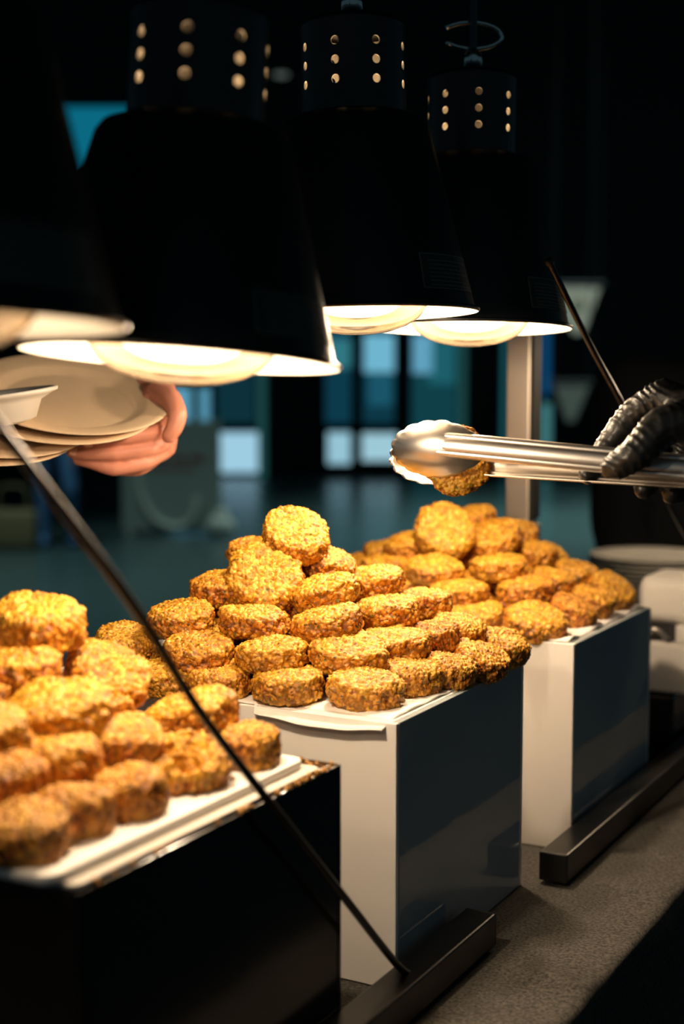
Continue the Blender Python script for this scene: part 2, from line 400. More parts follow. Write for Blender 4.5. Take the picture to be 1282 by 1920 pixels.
# the cloth: one sheet over the top, falling at the four sides, softly folded
def cloth_mesh():
    nx, ny = 90, 220
    drop = .62
    us = np.concatenate([np.linspace(-hx-drop, -hx-.004, 14), np.linspace(-hx, hx, nx), np.linspace(hx+.004, hx+drop, 14)])
    vs = np.concatenate([np.linspace(-hy-drop, -hy-.004, 10), np.linspace(-hy, hy, ny), np.linspace(hy+.004, hy+drop, 10)])
    verts, faces = [], []
    for v in vs:
        for u in us:
            x = max(-hx, min(hx, u)); y = max(-hy, min(hy, v)); dx = u-x; dy = v-y
            z = TABLE
            d = max(abs(dx), abs(dy))
            # transverse creases on the serving side, dying away under the boxes
            e = max(0.0, min(1.0, (x-.290)/.05)) if d == 0 else 0.0
            cr = abs(noise.noise(Vector((x*1.2+3, y*9.0, 1.7))))
            z += e*(.0060*(1-min(1, cr*6))**2 + .004*max(0, noise.noise(Vector((x*3, y*5, 9)))))
            if d > 0:
                fold = .022*math.sin((y if abs(dx) >= abs(dy) else x)*22+2*noise.noise(Vector((x, y, 0))*2))*min(1, d/.2)
                if abs(dx) >= abs(dy): x += math.copysign(.004+fold*.5+.02*d, dx); y += dy*.05
                else: y += math.copysign(.004+fold*.5+.02*d, dy); x += dx*.05
                z -= d
            verts.append((x, y, z))
    w = len(us)
    for j in range(len(vs)-1):
        for i in range(w-1):
            faces.append((j*w+i, j*w+i+1, (j+1)*w+i+1, (j+1)*w+i))
    return verts, faces
v, f = cloth_mesh()
cl = mesh_obj('tablecloth', v, f, M['cloth'], None, tb.location, (0, 0, ROWROT), smooth=True)
tag(cl, 'charcoal woven cloth covering the buffet table', 'tablecloth')

# ------------------------------------------------------------------ display boxes (local x = n, y = r, z up, origin at the near right corner)
def riser(r0, n0, length, width, height, material, label):
    t = empty('display_box', B(r0, n0, 0), (0, 0, ROWROT)); tag(t, label, 'display box', 'boxes under the fritters')
    L_, W_, H_ = K*length, K*width, K*height; th = .006
    e = .0008
    def panel(nm, *b): bm_obj(nm, bmbox(*b, .0008, 2), material, t)
    panel('front_panel', -W_, 0, 0, th, 0.001, H_)
    panel('back_panel', -W_, 0, L_-th, L_, 0.001, H_)
    bm_obj('side_panel', bmbox(-th, 0, th+e, L_-th-e, 0.001, H_, .0008, 2), M['acrylic_side'] if material is M['acrylic_white'] else material, t)
    panel('side_panel', -W_, -W_+th, th+e, L_-th-e, 0.001, H_)
    panel('top_panel', -W_+th+e, -th-e, th+e, L_-th-e, H_-th, H_)
    return t
BW = .50
riser(0, 0, .365, BW, .290, M['acrylic_white'], 'white box with dark glossy side under the middle pile of fritters')
riser(.517, .013, .365, BW, .290, M['acrylic_white'], 'white box with dark glossy side farthest along, under the far pile')
riser(-.535, .0125, .392, BW, .284, M['acrylic_black'], 'black box under the nearest pile of fritters')

# paper liners: creased sheets a little smaller than the box, edges curling
def liner(name, r0, n0, rl, nl, z, label, flap=None, seed=0, thick=.0012, curl=.004, material='paper'):
    nx, ny = 60, 44
    verts, faces = [], []
    top = []
    for j in range(ny+1):
        for i in range(nx+1):
            a, b = i/nx, j/ny
            x = -K*nl*(1-a); y = K*rl*b
            ed = min(a, 1-a, b, 1-b)
            wv = noise.noise(Vector((x*14+seed, y*16, seed)))
            zz = thick + (.0012*max(0, wv) if ed < .15 else 0) + curl*max(0, 1-ed/.06)*max(0, noise.noise(Vector((x*24, y*24, seed+4)))+.05)
            if flap and b < .14 and flap[0] < a < flap[1]:
                # this stretch hangs over the front edge of the box
                s = (1-b/.14); y -= s*K*.014; 
                w = math.sin(math.pi*(a-flap[0])/(flap[1]-flap[0]))
                zz -= max(0, s-.42)*(.010+.010*w); 
            top.append((x, y, zz))
    w = nx+1
    for p in top: verts.append(p)
    for p in top: verts.append((p[0], p[1], p[2]-thick))
    o = len(top)
    for j in range(ny):
        for i in range(nx):
            q = (j*w+i, j*w+i+1, (j+1)*w+i+1, (j+1)*w+i)
            faces.append(q); faces.append(tuple(o+k for k in reversed(q)))
    def strip(a, b): faces.append((b, a, a+o, b+o))
    for i in range(nx): strip(i, i+1); strip(ny*w+i+1, ny*w+i)
    for j in range(ny): strip((j+1)*w, j*w); strip(j*w+nx, (j+1)*w+nx)
    ob = mesh_obj(name, verts, faces, M[material], None, B(r0, n0, z), (0, 0, ROWROT), smooth=True)
    return tag(ob, label, 'paper')
liner('paper_liner', .004, -.012, .345, .47, .2905, 'white paper sheet under the middle pile, flap over the front', flap=(.66, 1.01), seed=2)
liner('paper_liner', .522, .003, .345, .46, .2905, 'white paper sheet with lifted edges under the far pile', seed=7, curl=.007)
# near pile: a thick white board with a second sheet under it, on the black box
def slab(name, r0, r1, n0, n1, z0, z1, rad, material, label):
    bm = bmbox(-K*(n1-n0), 0, 0, K*(r1-r0), 0, K*(z1-z0))
    ve = [e for e in bm.edges if abs(e.verts[0].co.z-e.verts[1].co.z) > 1e-4]
    bmesh.ops.bevel(bm, geom=ve, offset=rad, segments=6, profile=.5, affect='EDGES')
    he = [e for e in bm.edges if abs(e.verts[0].co.z-e.verts[1].co.z) < 1e-5 and len(e.link_faces) == 2 and any(abs(f.normal.z) > .9 for f in e.link_faces) and any(abs(f.normal.z) < .1 for f in e.link_faces)]
    bmesh.ops.bevel(bm, geom=he, offset=min(.002, K*(z1-z0)*.3), segments=2, profile=.5, affect='EDGES')
    o = bm_obj(name, bm, material, None, B(r0, n1, z0), (0, 0, ROWROT), smooth=True, autosmooth=40)
    return tag(o, label, 'tray')
slab('lower_tray', -.532, -.175, -.47, .0085, .2845, .2885, .006, M['paper2'], 'greyish sheet lying under the white board on the black box')
slab('white_board', -.548, -.182, -.47, -.003, .289, .2975, .012, M['paper'], 'thick white board with rounded corners under the near pile')
# fried crumbs along the rim of the black box: each a small irregular crumb
rng = random.Random(5)
crumb_meshes = []
for q in range(4):
    bm = bmesh.new(); bmesh.ops.create_icosphere(bm, subdivisions=1, radius=1)
    for vt in bm.verts: vt.co *= .75+.5*rng.random()
    me = bpy.data.meshes.new('crumb'); bm.to_mesh(me); bm.free(); me.materials.append(M['crumb']); crumb_meshes.append(me)
for q in range(60):
    if q < 26: rr, nn = -.148-rng.random()*.024, .010-rng.random()*.11
    elif q < 42: rr, nn = -.16-rng.random()*.10,   .0115-rng.random()*.002
    else: rr, nn = -.52+rng.random()*.35,   .0118-rng.random()*.002
    s = .0012+.0014*rng.random()
    zb = .284 if (rr > -.174 or nn > .009) else .2885
    c = link('crumb', crumb_meshes[q % 4], None, B(rr, nn, zb)+Vector((0, 0, s*.55)), (rng.random()*6, rng.random()*6, rng.random()*6))
    c.scale = (s*1.5, s, s*.8)
    tag(c, 'tiny golden fried crumb on the rim of the black box', 'crumb', 'crumbs on the black box')

# ------------------------------------------------------------------ gantry: rear post, beam; two foot bars with slanting rods
g = empty('guard_post', B(.99, -.25, 0), (0, 0, ROWROT)); tag(g, 'brushed metal post standing behind the far pile', 'post')
s = .0205
bm_obj('base_plate', bmbox(-.06, .06, -.06, .06, .001, .009, .002), M['metal_dark'], g)
bm_obj('upright', bmbox(-s*.92, s*.92, -s*.92, s*.92, .0095, K*.86, .003), M['steel_brushed'], g)
bm_obj('collar', bmbox(-s*1.1, s*1.1, -s*1.1, s*1.1, .0096, K*.40, .002), M['steel_brushed'], g)
bm_obj('shaded_side_strip', bmbox(s*.925, s*1.12, -s*.80, s*.80, K*.41, K*.855, .001), M['rubber'], g)  # black strip added to put shade on the post's right side
bm_obj('post_cap', bmbox(-s*.96, s*.96, -s*.96, s*.96, K*.86, K*.86+.006, .002), M['metal_black'], g)
# overhead rail above the picture that carries the lamp cables, hung from the ceiling
g = empty('lamp_rail', B(.45, -.12, 1.62), (0, 0, ROWROT)); tag(g, 'dark overhead rail carrying the heat lamp cables', 'rail')
bm_obj('rail', bmbox(-.02, .02, -K*1.45, K*1.45, 0, .04, .003), M['metal_black'], g)
for q in (-1.2, 1.2):
    v, f = tube([(0, K*q, .04), (0, K*q, 7.6-g.location.z)], .008, 10); mesh_obj('suspension_rod', v, f, M['metal_black'], g)

def foot(r0, r1, n0, n1, pts, label):
    t = empty('foot_bar', B(r1 if r0 < -.2 else r0, n1, 0), (0, 0, ROWROT)); tag(t, label, 'metal frame', 'frames on the serving side')
    inv = Matrix.Translation(-t.location)
    mw = Matrix.Translation(t.location) @ Matrix.Rotation(ROWROT, 4, 'Z'); mi = mw.inverted()
    a = mi @ B(r0, n0, 0); b = mi @ B(r1, n1, 0)
    bm_obj('bar', bmbox(a.x, b.x, a.y, b.y, .004, .036, .0022), M['metal_dark'], t)
    for yy in ((a.y+.0005), (b.y-.0005)):
        bm_obj('end_cap', bmbox(a.x+.0002, b.x-.0002, yy-.0022, yy+.0022, .0042, .0358, .0012), M['rubber'], t)
    for rr in np.linspace(r0+.10*(1 if r1-r0 > .2 else 0), r1-.10, 3):
        c = mi @ B(rr, (n0+n1)/2, 0)
        vv, ff, _ = lathe([(0, 0.0006), (.011, .0006), (.012, .003), (.010, .0045), (0, .0045)], 16)
        mesh_obj('rubber_foot', vv, ff, M['rubber'], t, (c.x, c.y, 0))
    P = [mi @ B(*q) for q in pts]
    vv, ff = tube(spline(P, 10), .0034, 12)
    mesh_obj('brace_rod', vv, ff, M['rod'], t, smooth=True)
    bm = bmesh.new(); bmesh.ops.create_uvsphere(bm, u_segments=14, v_segments=8, radius=.0048)
    bm_obj('rod_tip', bm, M['rubber'], t, P[0], smooth=True)
    return t
ft = foot(-.95, .156, .013, .051, [(-.80, .032, .79), (-.628, .032, .620), (-.500, .034, .494), (-.41, .034, .392), (-.305, .032, .292), (-.175, .032, .168), (-.05, .032, .05), (-.012, .032, .036)],
     'dark metal foot bar with slanting rod beside the near and middle boxes')
foot(.384, 1.50, .017, .055, [(.340, .036, .790), (.367, .036, .773), (.501, .036, .691), (.669, .036, .596), (1.005, .036, .387), (1.15, .085, .29), (1.30, .075, .17), (1.46, .036, .036)],
     'dark metal foot bar with slanting rod beside the far box')

# ------------------------------------------------------------------ heat lamps
def lamp(pos, R, tilt_to_cam, tilt_side, spin, label, hang, zs=1.0, power=1.0):
    t = empty('heat_lamp', pos); tag(t, label, 'heat lamp', 'heat lamps over the boxes')
    rot = Matrix.Rotation(math.radians(tilt_side), 4, 'Y') @ Matrix.Rotation(math.radians(tilt_to_cam), 4, 'X') @ Matrix.Rotation(math.radians(spin), 4, 'Z')
    t.rotation_euler = rot.to_euler(); t.scale = (1, 1, zs)
    th = .010
    outer = [(.985, .000), (1.0, .012), (1.0, .024), (.985, .034), (.962, .040), (.952, .070), (.61, 1.46), (.57, 1.52), (.48, 1.56), (.425, 1.57)]
    inner = [(.412, 1.555), (.47, 1.545), (.56, 1.505), (.596, 1.45), (.938, .068), (.948, .036), (.968, .020), (.975, .006)]
    prof = [(r*R, z*R) for r, z in outer+inner]
    v, f, tg = lathe(prof, 72, close=True)
    no = len(outer)
    mi = [0 if k < no-1 else 1 for k in tg]
    mi = [1 if k in (len(prof)-1,) else m for k, m in zip(tg, mi)]
    sh = mesh_obj('shade', v, f, None, t, smooth=True, mats=[M['shade_black'], M['shade_white']], mi=mi)
    sh.data.set_sharp_from_angle(angle=math.radians(50))
    # vented collar: 9 columns x 3 rows of round holes cut through the wall
    rb, z0, z1, cols, rows = .425*R, 1.57*R, 2.24*R, 8, 3
    verts, faces, mids = [], [], []
    hr = .034*R; dz = .146*R; zc0 = 1.93*R - dz
    vid = {}
    def vert(th_, z, rad):
        key = (round(th_, 5) % round(2*math.pi, 5), round(z, 6), round(rad, 6))
        verts.append((rad*math.cos(th_), rad*math.sin(th_), z)); return len(verts)-1
    NS = 16
    for side, rad in ((0, rb), (1, rb*.965)):
        def quad(ta, tb, za, zb, m=4):
            for q in range(m):
                t0_, t1_ = ta+(tb-ta)*q/m, ta+(tb-ta)*(q+1)/m
                ids = [vert(t0_, za, rad), vert(t1_, za, rad), vert(t1_, zb, rad), vert(t0_, zb, rad)]
                faces.append(ids if side == 0 else ids[::-1]); mids.append(side)
        for c in range(cols):
            t0c = 2*math.pi*(c-.5)/cols; t1c = 2*math.pi*(c+.5)/cols; tm = 2*math.pi*c/cols
            hw = dz*.5/rb
            quad(t0c, tm-hw, z0, z1); quad(tm+hw, t1c, z0, z1)
            quad(tm-hw, tm+hw, z0, zc0-dz*.5, 2); quad(tm-hw, tm+hw, zc0+dz*2.5, z1, 2)
            for rw in range(rows):
                zc = zc0+rw*dz
                ci, sq = [], []
                for k in range(NS):
                    an = 2*math.pi*k/NS; cx, cz = math.cos(an), math.sin(an)
                    mxx = max(abs(cx), abs(cz))
                    ci.append((tm+hr*cx/rb, zc+hr*cz)); sq.append((tm+hw*cx/mxx, zc+dz*.5*cz/mxx))
                for k in range(NS):
                    k2 = (k+1) % NS
                    ids = [vert(*ci[k], rad), vert(*sq[k], rad), vert(*sq[k2], rad), vert(*ci[k2], rad)]
                    faces.append(ids if side == 0 else ids[::-1]); mids.append(side)
                    if side == 0:
                        ids = [vert(*ci[k], rb), vert(*ci[k2], rb), vert(*ci[k2], rb*.965), vert(*ci[k], rb*.965)]
                        faces.append(ids); mids.append(1)
    col = mesh_obj('vented_collar', verts, faces, None, t, mats=[M['shade_black'], M['shade_white']], mi=mids)
    bm = bmesh.new(); bm.from_mesh(col.data); bmesh.ops.remove_doubles(bm, verts=bm.verts, dist=1e-6); bm.to_mesh(col.data); bm.free()
    v, f, tg = lathe([(r*R, z*R) for r, z in [(.425, 2.24), (.43, 2.255), (.40, 2.30), (.20, 2.35), (.10, 2.36), (.0, 2.36)]], 40)
    cap = mesh_obj('cap', v, f, M['shade_black'], t, smooth=True)
    v, f, tg = lathe([(r*R, z*R) for r, z in [(0, 2.37), (.09, 2.37), (.09, 2.50), (.05, 2.54), (0, 2.54)]], 20)
    mesh_obj('cable_gland', v, f, M['chrome'], cap, smooth=True)
    # bulb: clear dome below, silvered bowl above, ceramic socket
    bp = [(0, -.165), (.12, -.160), (.26, -.140), (.40, -.095), (.50, -.035), (.565, .04), (.59, .12), (.595, .19)]
    v, f, tg = lathe([(r*R, z*R) for r, z in bp], 48)
    bulb = mesh_obj('bulb', v, f, M['bulb_glass'], t, smooth=True)
    v, f, tg = lathe([(r*R, z*R) for r, z in [(.595, .19), (.575, .27), (.50, .42), (.36, .62), (.24, .82), (.17, 1.0), (.16, 1.08)]], 48)
    mesh_obj('silvered_bowl', v, f, M['silver_coat'], bulb, smooth=True)
    v, f = tube([(R*.10*math.cos(a), R*.10*math.sin(a), R*.12) for a in np.linspace(0, 2*math.pi, 14)], R*.012, 6)
    mesh_obj('filament', v, f, M['filament'], bulb)
    v, f, tg = lathe([(r*R, z*R) for r, z in [(0, 1.02), (.17, 1.02), (.19, 1.06), (.19, 1.40), (.12, 1.46), (.12, 2.20), (0, 2.20)]], 24)
    mesh_obj('socket', v, f, M['socket'], t, smooth=True)
    # warning label on the shade: dark trapezoid with a faint border and text lines
    def cone_pt(an, hfrac, off=.0006):
        z = (.10+hfrac*1.30)*R; rad = (.952+(.61-.952)*((z/R-.07)/(1.46-.07)))*R + off
        return (rad*math.cos(an), rad*math.sin(an), z)
    def patch(a0, a1, b0, b1, off, name, mt, par):
        vv, ff = [], []
        m = 10
        for q in range(m+1):
            an = a0+(a1-a0)*q/m
            vv.append(cone_pt(an, b0, off)); vv.append(cone_pt(an, b1, off))
        for q in range(m): ff.append((2*q, 2*q+2, 2*q+3, 2*q+1))
        return mesh_obj(name, vv, ff, mt, par)
    a0 = math.radians(-58-spin); a1 = math.radians(-12-spin)
    lb = patch(a0, a1, .03, .24, .0006, 'warning_label', M['sticker'], t)
    for (p0, p1, q0, q1) in ((0, .02, 0, 1), (.98, 1, 0, 1), (.02, .98, 0, .035), (.02, .98, .965, 1)):
        patch(a0+(a1-a0)*p0, a0+(a1-a0)*p1, .03+.21*q0, .03+.21*q1, .0009, 'border_line', M['sticker_ink'], lb)
    for q in range(7):
        w1 = .9-.12*(q % 3)
        patch(a0+(a1-a0)*.1, a0+(a1-a0)*w1, .05+q*.024, .057+q*.024, .0009, 'text_line', M['sticker_ink'], lb)
    # hanger: cable up to the beam with a coiled spring
    mw = Matrix.Translation(pos) @ rot @ Matrix.Diagonal((1, 1, zs, 1)); mi_ = mw.inverted()
    top = Vector((0, 0, 2.52*R)); end = mi_ @ hang
    mid = top.lerp(end, .5) + Vector((0, 0, .02))
    v, f = tube(spline([top, top+Vector((0, 0, .03)), mid, end], 8), .004, 10)
    mesh_obj('cable', v, f, M['metal_black'], t, smooth=True)
    hk = [Vector((.034*math.cos(a), .012, 2.58*R+.014+.014*math.sin(a))) for a in np.linspace(-2.6, 2.6, 18)]
    v, f = tube(hk, .0028, 8)
    mesh_obj('hook', v, f, M['chrome'], t, smooth=True)
    ld = bpy.data.lights.new('bulb_light', 'POINT'); ld.energy = LAMP_WATTS; ld.color = (1.0, .77, .53); ld.shadow_soft_size = .012
    lo = bpy.data.objects.new('bulb_light', ld); COL.objects.link(lo); lo.parent = t; lo.location = (0, 0, -.02*R)
    ld.energy = LAMP_WATTS*power
    ls = bpy.data.lights.new('bulb_beam', 'SPOT'); ls.energy = LAMP_WATTS*.75*power; ls.color = ld.color; ls.shadow_soft_size = .014
    ls.spot_size = math.radians(150); ls.spot_blend = 1.0
    lo = bpy.data.objects.new('bulb_beam', ls); COL.objects.link(lo); lo.parent = t; lo.location = (0, 0, .02*R)
    return t
LR = .1163
def beam_at(r): return B(r, -.12, 1.62)
def lamp_at(u, v, w): return at(u, v, 2*LR*FPX/w)
lamp(lamp_at(339, 676, 602), LR, -3.8, 3.6, 41, 'black heat lamp second from the left, hanging lowest', beam_at(-.30), .925, 1.05)
lamp(lamp_at(671, 590, 452), LR, -1.2, -1.2, 25, 'black heat lamp above the middle pile with faint label', beam_at(.13), 1.02)
lamp(lamp_at(879, 617, 383), LR, -2.2, 0.6, 3, 'black heat lamp farthest along, above the far pile', beam_at(.46), 1.05, 1.4)
lamp(lamp_at(-170, 608, 810), LR, -2.0, 1.0, 25, 'black heat lamp cut off by the left frame edge', beam_at(-.64), .95, .22)
lamp(B(1.60, .08, .73), LR, 0, 0, 7, 'black heat lamp over the plate stack past the right frame edge', beam_at(1.60), 1.0, .8)
FRITTERS = [
    ('M', 0.0609, -0.068, 0.3095, 1.0, 6, 4, 0, 0.25, 'fritter at the near front corner of the middle pile, bottom row'),
    ('M', 0.0391, -0.1543, 0.3095, 0.93, 3, -2, 1, 0.2, 'bottom-row fritter of the middle pile left of the corner one'),
    ('M', 0.0187, -0.2334, 0.3095, 0.84, 6, 0, 2, 0.45, 'brownish bottom-row fritter of the middle pile, third from the near corner'),
    ('M', -0.0037, -0.2926, 0.3095, 0.858, 5, 2, 3, 0.15, 'fritter at the left end of the middle pile, bottom row, behind the rod'),
    ('M', 0.1408, -0.0511, 0.3095, 0.837, 4, 6, 4, 0.2, 'bottom-row fritter on the right side of the middle pile, second from the corner'),
    ('M', 0.1948, -0.0272, 0.3095, 0.749, 8, 14, 5, 0.4, 'bottom-row fritter on the right side of the middle pile, third from the corner'),
    ('M', 0.2586, -0.0151, 0.3115, 0.85, 10, 16, 6, 0.6, 'browned bottom-row fritter on the right side, second from the far end'),
    ('M', 0.335, -0.0172, 0.3149, 0.82, 12, 18, 7, 0.55, 'fritter at the far right end of the middle pile, bottom row'),
    ('M', 0.1012, -0.1097, 0.3375, 1.02, 12, 5, 3, 0.1, 'large yellow fritter in second layer above the near corner of middle pile'),
    ('M', 0.0564, -0.1856, 0.3375, 0.95, 2, -4, 0, 0.1, 'golden second-layer fritter in the centre of the middle pile front'),
    ('M', 0.0296, -0.2682, 0.3375, 0.95, 14, 2, 5, 0.55, 'reddish second-layer fritter on the left of the middle pile front'),
    ('M', 0.0445, -0.3821, 0.3335, 0.9, 10, 10, 2, 0.3, 'leftmost fritter of the middle pile, second layer'),
    ('M', 0.1763, -0.0879, 0.3375, 0.95, 3, -3, 6, 0.25, 'second-layer fritter on the right side of the middle pile'),
    ('M', 0.2416, -0.0697, 0.3375, 0.757, 6, -6, 1, 0.95, 'darkest brown fritter on the right side of the middle pile'),
    ('M', 0.2934, -0.0588, 0.3375, 0.791, 10, 10, 4, 0.2, 'last second-layer fritter at the far right of the middle pile'),
    ('M', 0.09, -0.2314, 0.3655, 0.97, 0, 3, 7, 0.3, 'third-layer fritter below the large facing one in the middle pile'),
    ('M', 0.1245, -0.1526, 0.3655, 0.97, 2, -11, 1, 0.4, 'third-layer fritter tilted up to the right in middle pile front'),
    ('M', 0.2296, -0.1268, 0.3655, 0.93, 2, -4, 2, 0.3, 'third-layer fritter on the right shoulder of the middle pile'),
    ('M', 0.0681, -0.3184, 0.3655, 0.92, 10, 0, 6, 0.45, 'left third-layer fritter of the middle pile behind the rod'),
    ('M', 0.3099, -0.118, 0.3655, 0.9, 0, -6, 5, 0.3, 'third-layer fritter at the right rear of the middle pile'),
    ('M', 0.1728, -0.181, 0.3935, 0.92, 6, -17, 3, 0.15, 'fourth-layer fritter leaning up to the right near middle pile top'),
    ('M', 0.2809, -0.1716, 0.3935, 0.92, 4, -8, 0, 0.3, 'fourth-layer fritter at the rear right of the middle pile'),
    ('M', 0.1387, -0.3079, 0.3935, 0.92, 6, -4, 4, 0.6, 'reddish fritter half hidden left of the large facing one in middle pile'),
    ('M', 0.15, -0.252, 0.4091, 1.08, 48, 4, 2, 0.05, 'large pale yellow fritter facing outward below the top of middle pile'),
    ('M', 0.25, -0.3255, 0.4218, 0.9, 8, 8, 5, 0.5, 'fritter just peeking out left beneath the topmost of middle pile'),
    ('M', 0.245, -0.2197, 0.4185, 0.9, 10, 22, 7, 0.6, 'crumbly shaded fritter beneath the right side of the topmost in middle pile'),
    ('M', 0.205, -0.2421, 0.4563, 1.0, 32, 20, 1, 0.3, 'topmost fritter of the middle pile'),
    ('F', 0.5509, -0.0544, 0.3095, 1.03, 16, 4, 2, 0.45, 'front corner fritter of the far pile, bottom row'),
    ('F', 0.5554, -0.1494, 0.3095, 1.0, 8, -4, 4, 0.3, 'bottom-row fritter of the far pile left of the corner one'),
    ('F', 0.65, -0.0337, 0.3134, 0.8, 14, 22, 5, 0.75, 'dark blistered fritter right of the far pile corner, bottom row'),
    ('F', 0.73, -0.0316, 0.3158, 0.78, 10, 16, 0, 0.5, 'third bottom-row fritter along the right side of far pile'),
    ('F', 0.82, -0.0326, 0.3209, 0.88, 25, 24, 6, 0.3, 'rightmost fritter of the far pile'),
    ('F', 0.5814, -0.1844, 0.3375, 1.0, 4, 0, 1, 0.3, 'second-layer fritter on the left of the far pile front'),
    ('F', 0.6568, -0.1117, 0.3375, 0.98, 4, -5, 7, 0.6, 'reddish brown second-layer fritter above the far pile corner'),
    ('F', 0.73, -0.0944, 0.3414, 0.82, 6, 8, 3, 0.5, 'second-layer fritter behind the reddish one on the far pile right'),
    ('F', 0.82, -0.0902, 0.343, 0.87, 8, 12, 2, 0.45, 'second-layer fritter at the far right of the far pile'),
    ('F', 0.6026, -0.2346, 0.3655, 1.0, 10, 2, 0, 0.15, 'golden third-layer fritter on the left of the far pile'),
    ('F', 0.6817, -0.1647, 0.3655, 1.0, 3, -4, 6, 0.2, 'third-layer fritter at the centre of the far pile'),
    ('F', 0.8, -0.1516, 0.3721, 0.8, 8, 4, 4, 0.4, 'third-layer fritter at the right rear of the far pile'),
    ('F', 0.86, -0.1514, 0.3629, 0.72, 14, 20, 1, 0.25, 'small pale fritter end at the rear right of the far pile'),
    ('F', 0.66, -0.3462, 0.3565, 0.93, 4, 0, 3, 0.3, 'third-layer fritter at the left rear of the far pile'),
    ('F', 0.74, -0.4178, 0.3452, 0.9, 4, -4, 5, 0.35, 'fritter at the far left rear of the far pile beside the middle pile'),
    ('F', 0.6, -0.28, 0.341, 0.9, 6, -4, 7, 0.25, 'fritter in the notch between middle pile and far pile'),
    ('F', 0.6, -0.2243, 0.3097, 0.9, 4, -4, 2, 0.4, 'low fritter of the far pile peeping over the middle pile edge'),
    ('F', 0.75, -0.2011, 0.4015, 1.0, 20, -16, 5, 0.3, 'upper fritter leaning right of the far pile top'),
    ('F', 0.83, -0.1999, 0.4023, 0.92, 10, 10, 0, 0.45, 'upper fritter at the rear right of the far pile top'),
    ('F', 0.7, -0.3232, 0.388, 0.95, 8, -14, 1, 0.35, 'upper fritter on the left side of the far pile top'),
    ('F', 0.76, -0.3968, 0.3645, 0.85, 4, 4, 6, 0.3, 'small fritter at the upper left rear of the far pile'),
    ('F', 0.69, -0.2572, 0.4152, 1.08, 55, 8, 2, 0.1, 'large round fritter facing outward at the top of far pile'),
    ('F', 0.8, -0.2572, 0.4247, 0.85, 6, -10, 4, 0.35, 'fritter poking up behind the topmost of the far pile'),
    ('L', -0.2273, -0.04, 0.3135, 0.72, 2, 0, 4, 0.5, 'fritter alone at the far end of the near pile, on the paper'),
    ('L', -0.3074, -0.0513, 0.3135, 0.88, 20, 10, 8, 0.35, 'broken crumbly fritter on the right edge of the near pile'),
    ('L', -0.3972, -0.0454, 0.3135, 0.72, 3, -3, 1, 0.55, 'brown bottom-row fritter of the near pile, left of the broken one'),
    ('L', -0.4564, -0.055, 0.3135, 0.76, 3, 0, 5, 0.6, 'brown bottom-row fritter of the near pile, second from the near corner'),
    ('L', -0.5179, -0.0501, 0.3135, 0.78, 5, 2, 6, 0.5, 'fritter at the near corner of the near pile, bottom row'),
    ('L', -0.2344, -0.0956, 0.3375, 0.98, 2, -12, 3, 0.15, 'yellow second-layer fritter of the near pile behind the rod'),
    ('L', -0.3403, -0.0941, 0.3375, 0.85, 4, 10, 0, 0.45, 'shaded second-layer fritter in the middle of the near pile'),
    ('L', -0.4149, -0.1083, 0.3375, 0.907, 0, -3, 2, 0.4, 'second-layer fritter of the near pile with pale crust and red side'),
    ('L', -0.4774, -0.1051, 0.3375, 0.78, 4, 6, 7, 0.85, 'dark brown second-layer fritter at the left of the near pile'),
    ('L', -0.24, -0.1879, 0.367, 0.98, 18, 24, 5, 0.45, 'fritter leaning down to the right near the top of near pile'),
    ('L', -0.371, -0.1396, 0.3655, 1.05, 12, -7, 3, 0.05, 'bright yellow fritter at the front centre of the near pile'),
    ('L', -0.4634, -0.1437, 0.3655, 0.92, 6, 0, 1, 0.25, 'fritter cut by the left frame edge in the near pile'),
    ('L', -0.33, -0.2196, 0.383, 0.93, 2, -3, 4, 0.6, 'reddish fritter beneath the topmost of the near pile'),
    ('L', -0.285, -0.234, 0.42, 1.02, 8, 2, 2, 0.05, 'topmost fritter of the near pile'),
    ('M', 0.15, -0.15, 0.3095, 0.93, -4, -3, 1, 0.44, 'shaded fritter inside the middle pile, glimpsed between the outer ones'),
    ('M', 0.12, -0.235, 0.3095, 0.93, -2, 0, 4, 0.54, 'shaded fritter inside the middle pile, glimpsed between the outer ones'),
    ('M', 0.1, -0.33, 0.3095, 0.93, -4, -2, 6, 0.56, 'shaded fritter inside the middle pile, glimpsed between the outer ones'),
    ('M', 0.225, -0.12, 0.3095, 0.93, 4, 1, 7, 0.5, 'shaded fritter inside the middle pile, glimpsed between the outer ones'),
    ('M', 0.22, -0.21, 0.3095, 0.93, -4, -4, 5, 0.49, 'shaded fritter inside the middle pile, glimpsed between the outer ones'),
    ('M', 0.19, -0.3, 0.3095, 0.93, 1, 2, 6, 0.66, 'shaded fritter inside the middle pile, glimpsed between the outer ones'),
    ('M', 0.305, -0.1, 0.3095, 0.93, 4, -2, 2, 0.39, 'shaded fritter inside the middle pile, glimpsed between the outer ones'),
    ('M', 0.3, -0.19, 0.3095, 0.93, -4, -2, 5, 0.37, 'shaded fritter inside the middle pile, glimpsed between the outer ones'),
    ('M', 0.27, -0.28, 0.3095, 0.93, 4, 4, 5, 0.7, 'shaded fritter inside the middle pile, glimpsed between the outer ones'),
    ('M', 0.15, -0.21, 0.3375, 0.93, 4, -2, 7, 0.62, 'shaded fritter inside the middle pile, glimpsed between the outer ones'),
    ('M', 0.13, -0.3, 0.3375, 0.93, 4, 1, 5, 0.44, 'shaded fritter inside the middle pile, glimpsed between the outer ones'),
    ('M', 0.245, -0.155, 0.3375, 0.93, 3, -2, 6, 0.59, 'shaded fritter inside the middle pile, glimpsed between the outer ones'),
    ('M', 0.235, -0.245, 0.3375, 0.93, 3, 4, 3, 0.5, 'shaded fritter inside the middle pile, glimpsed between the outer ones'),
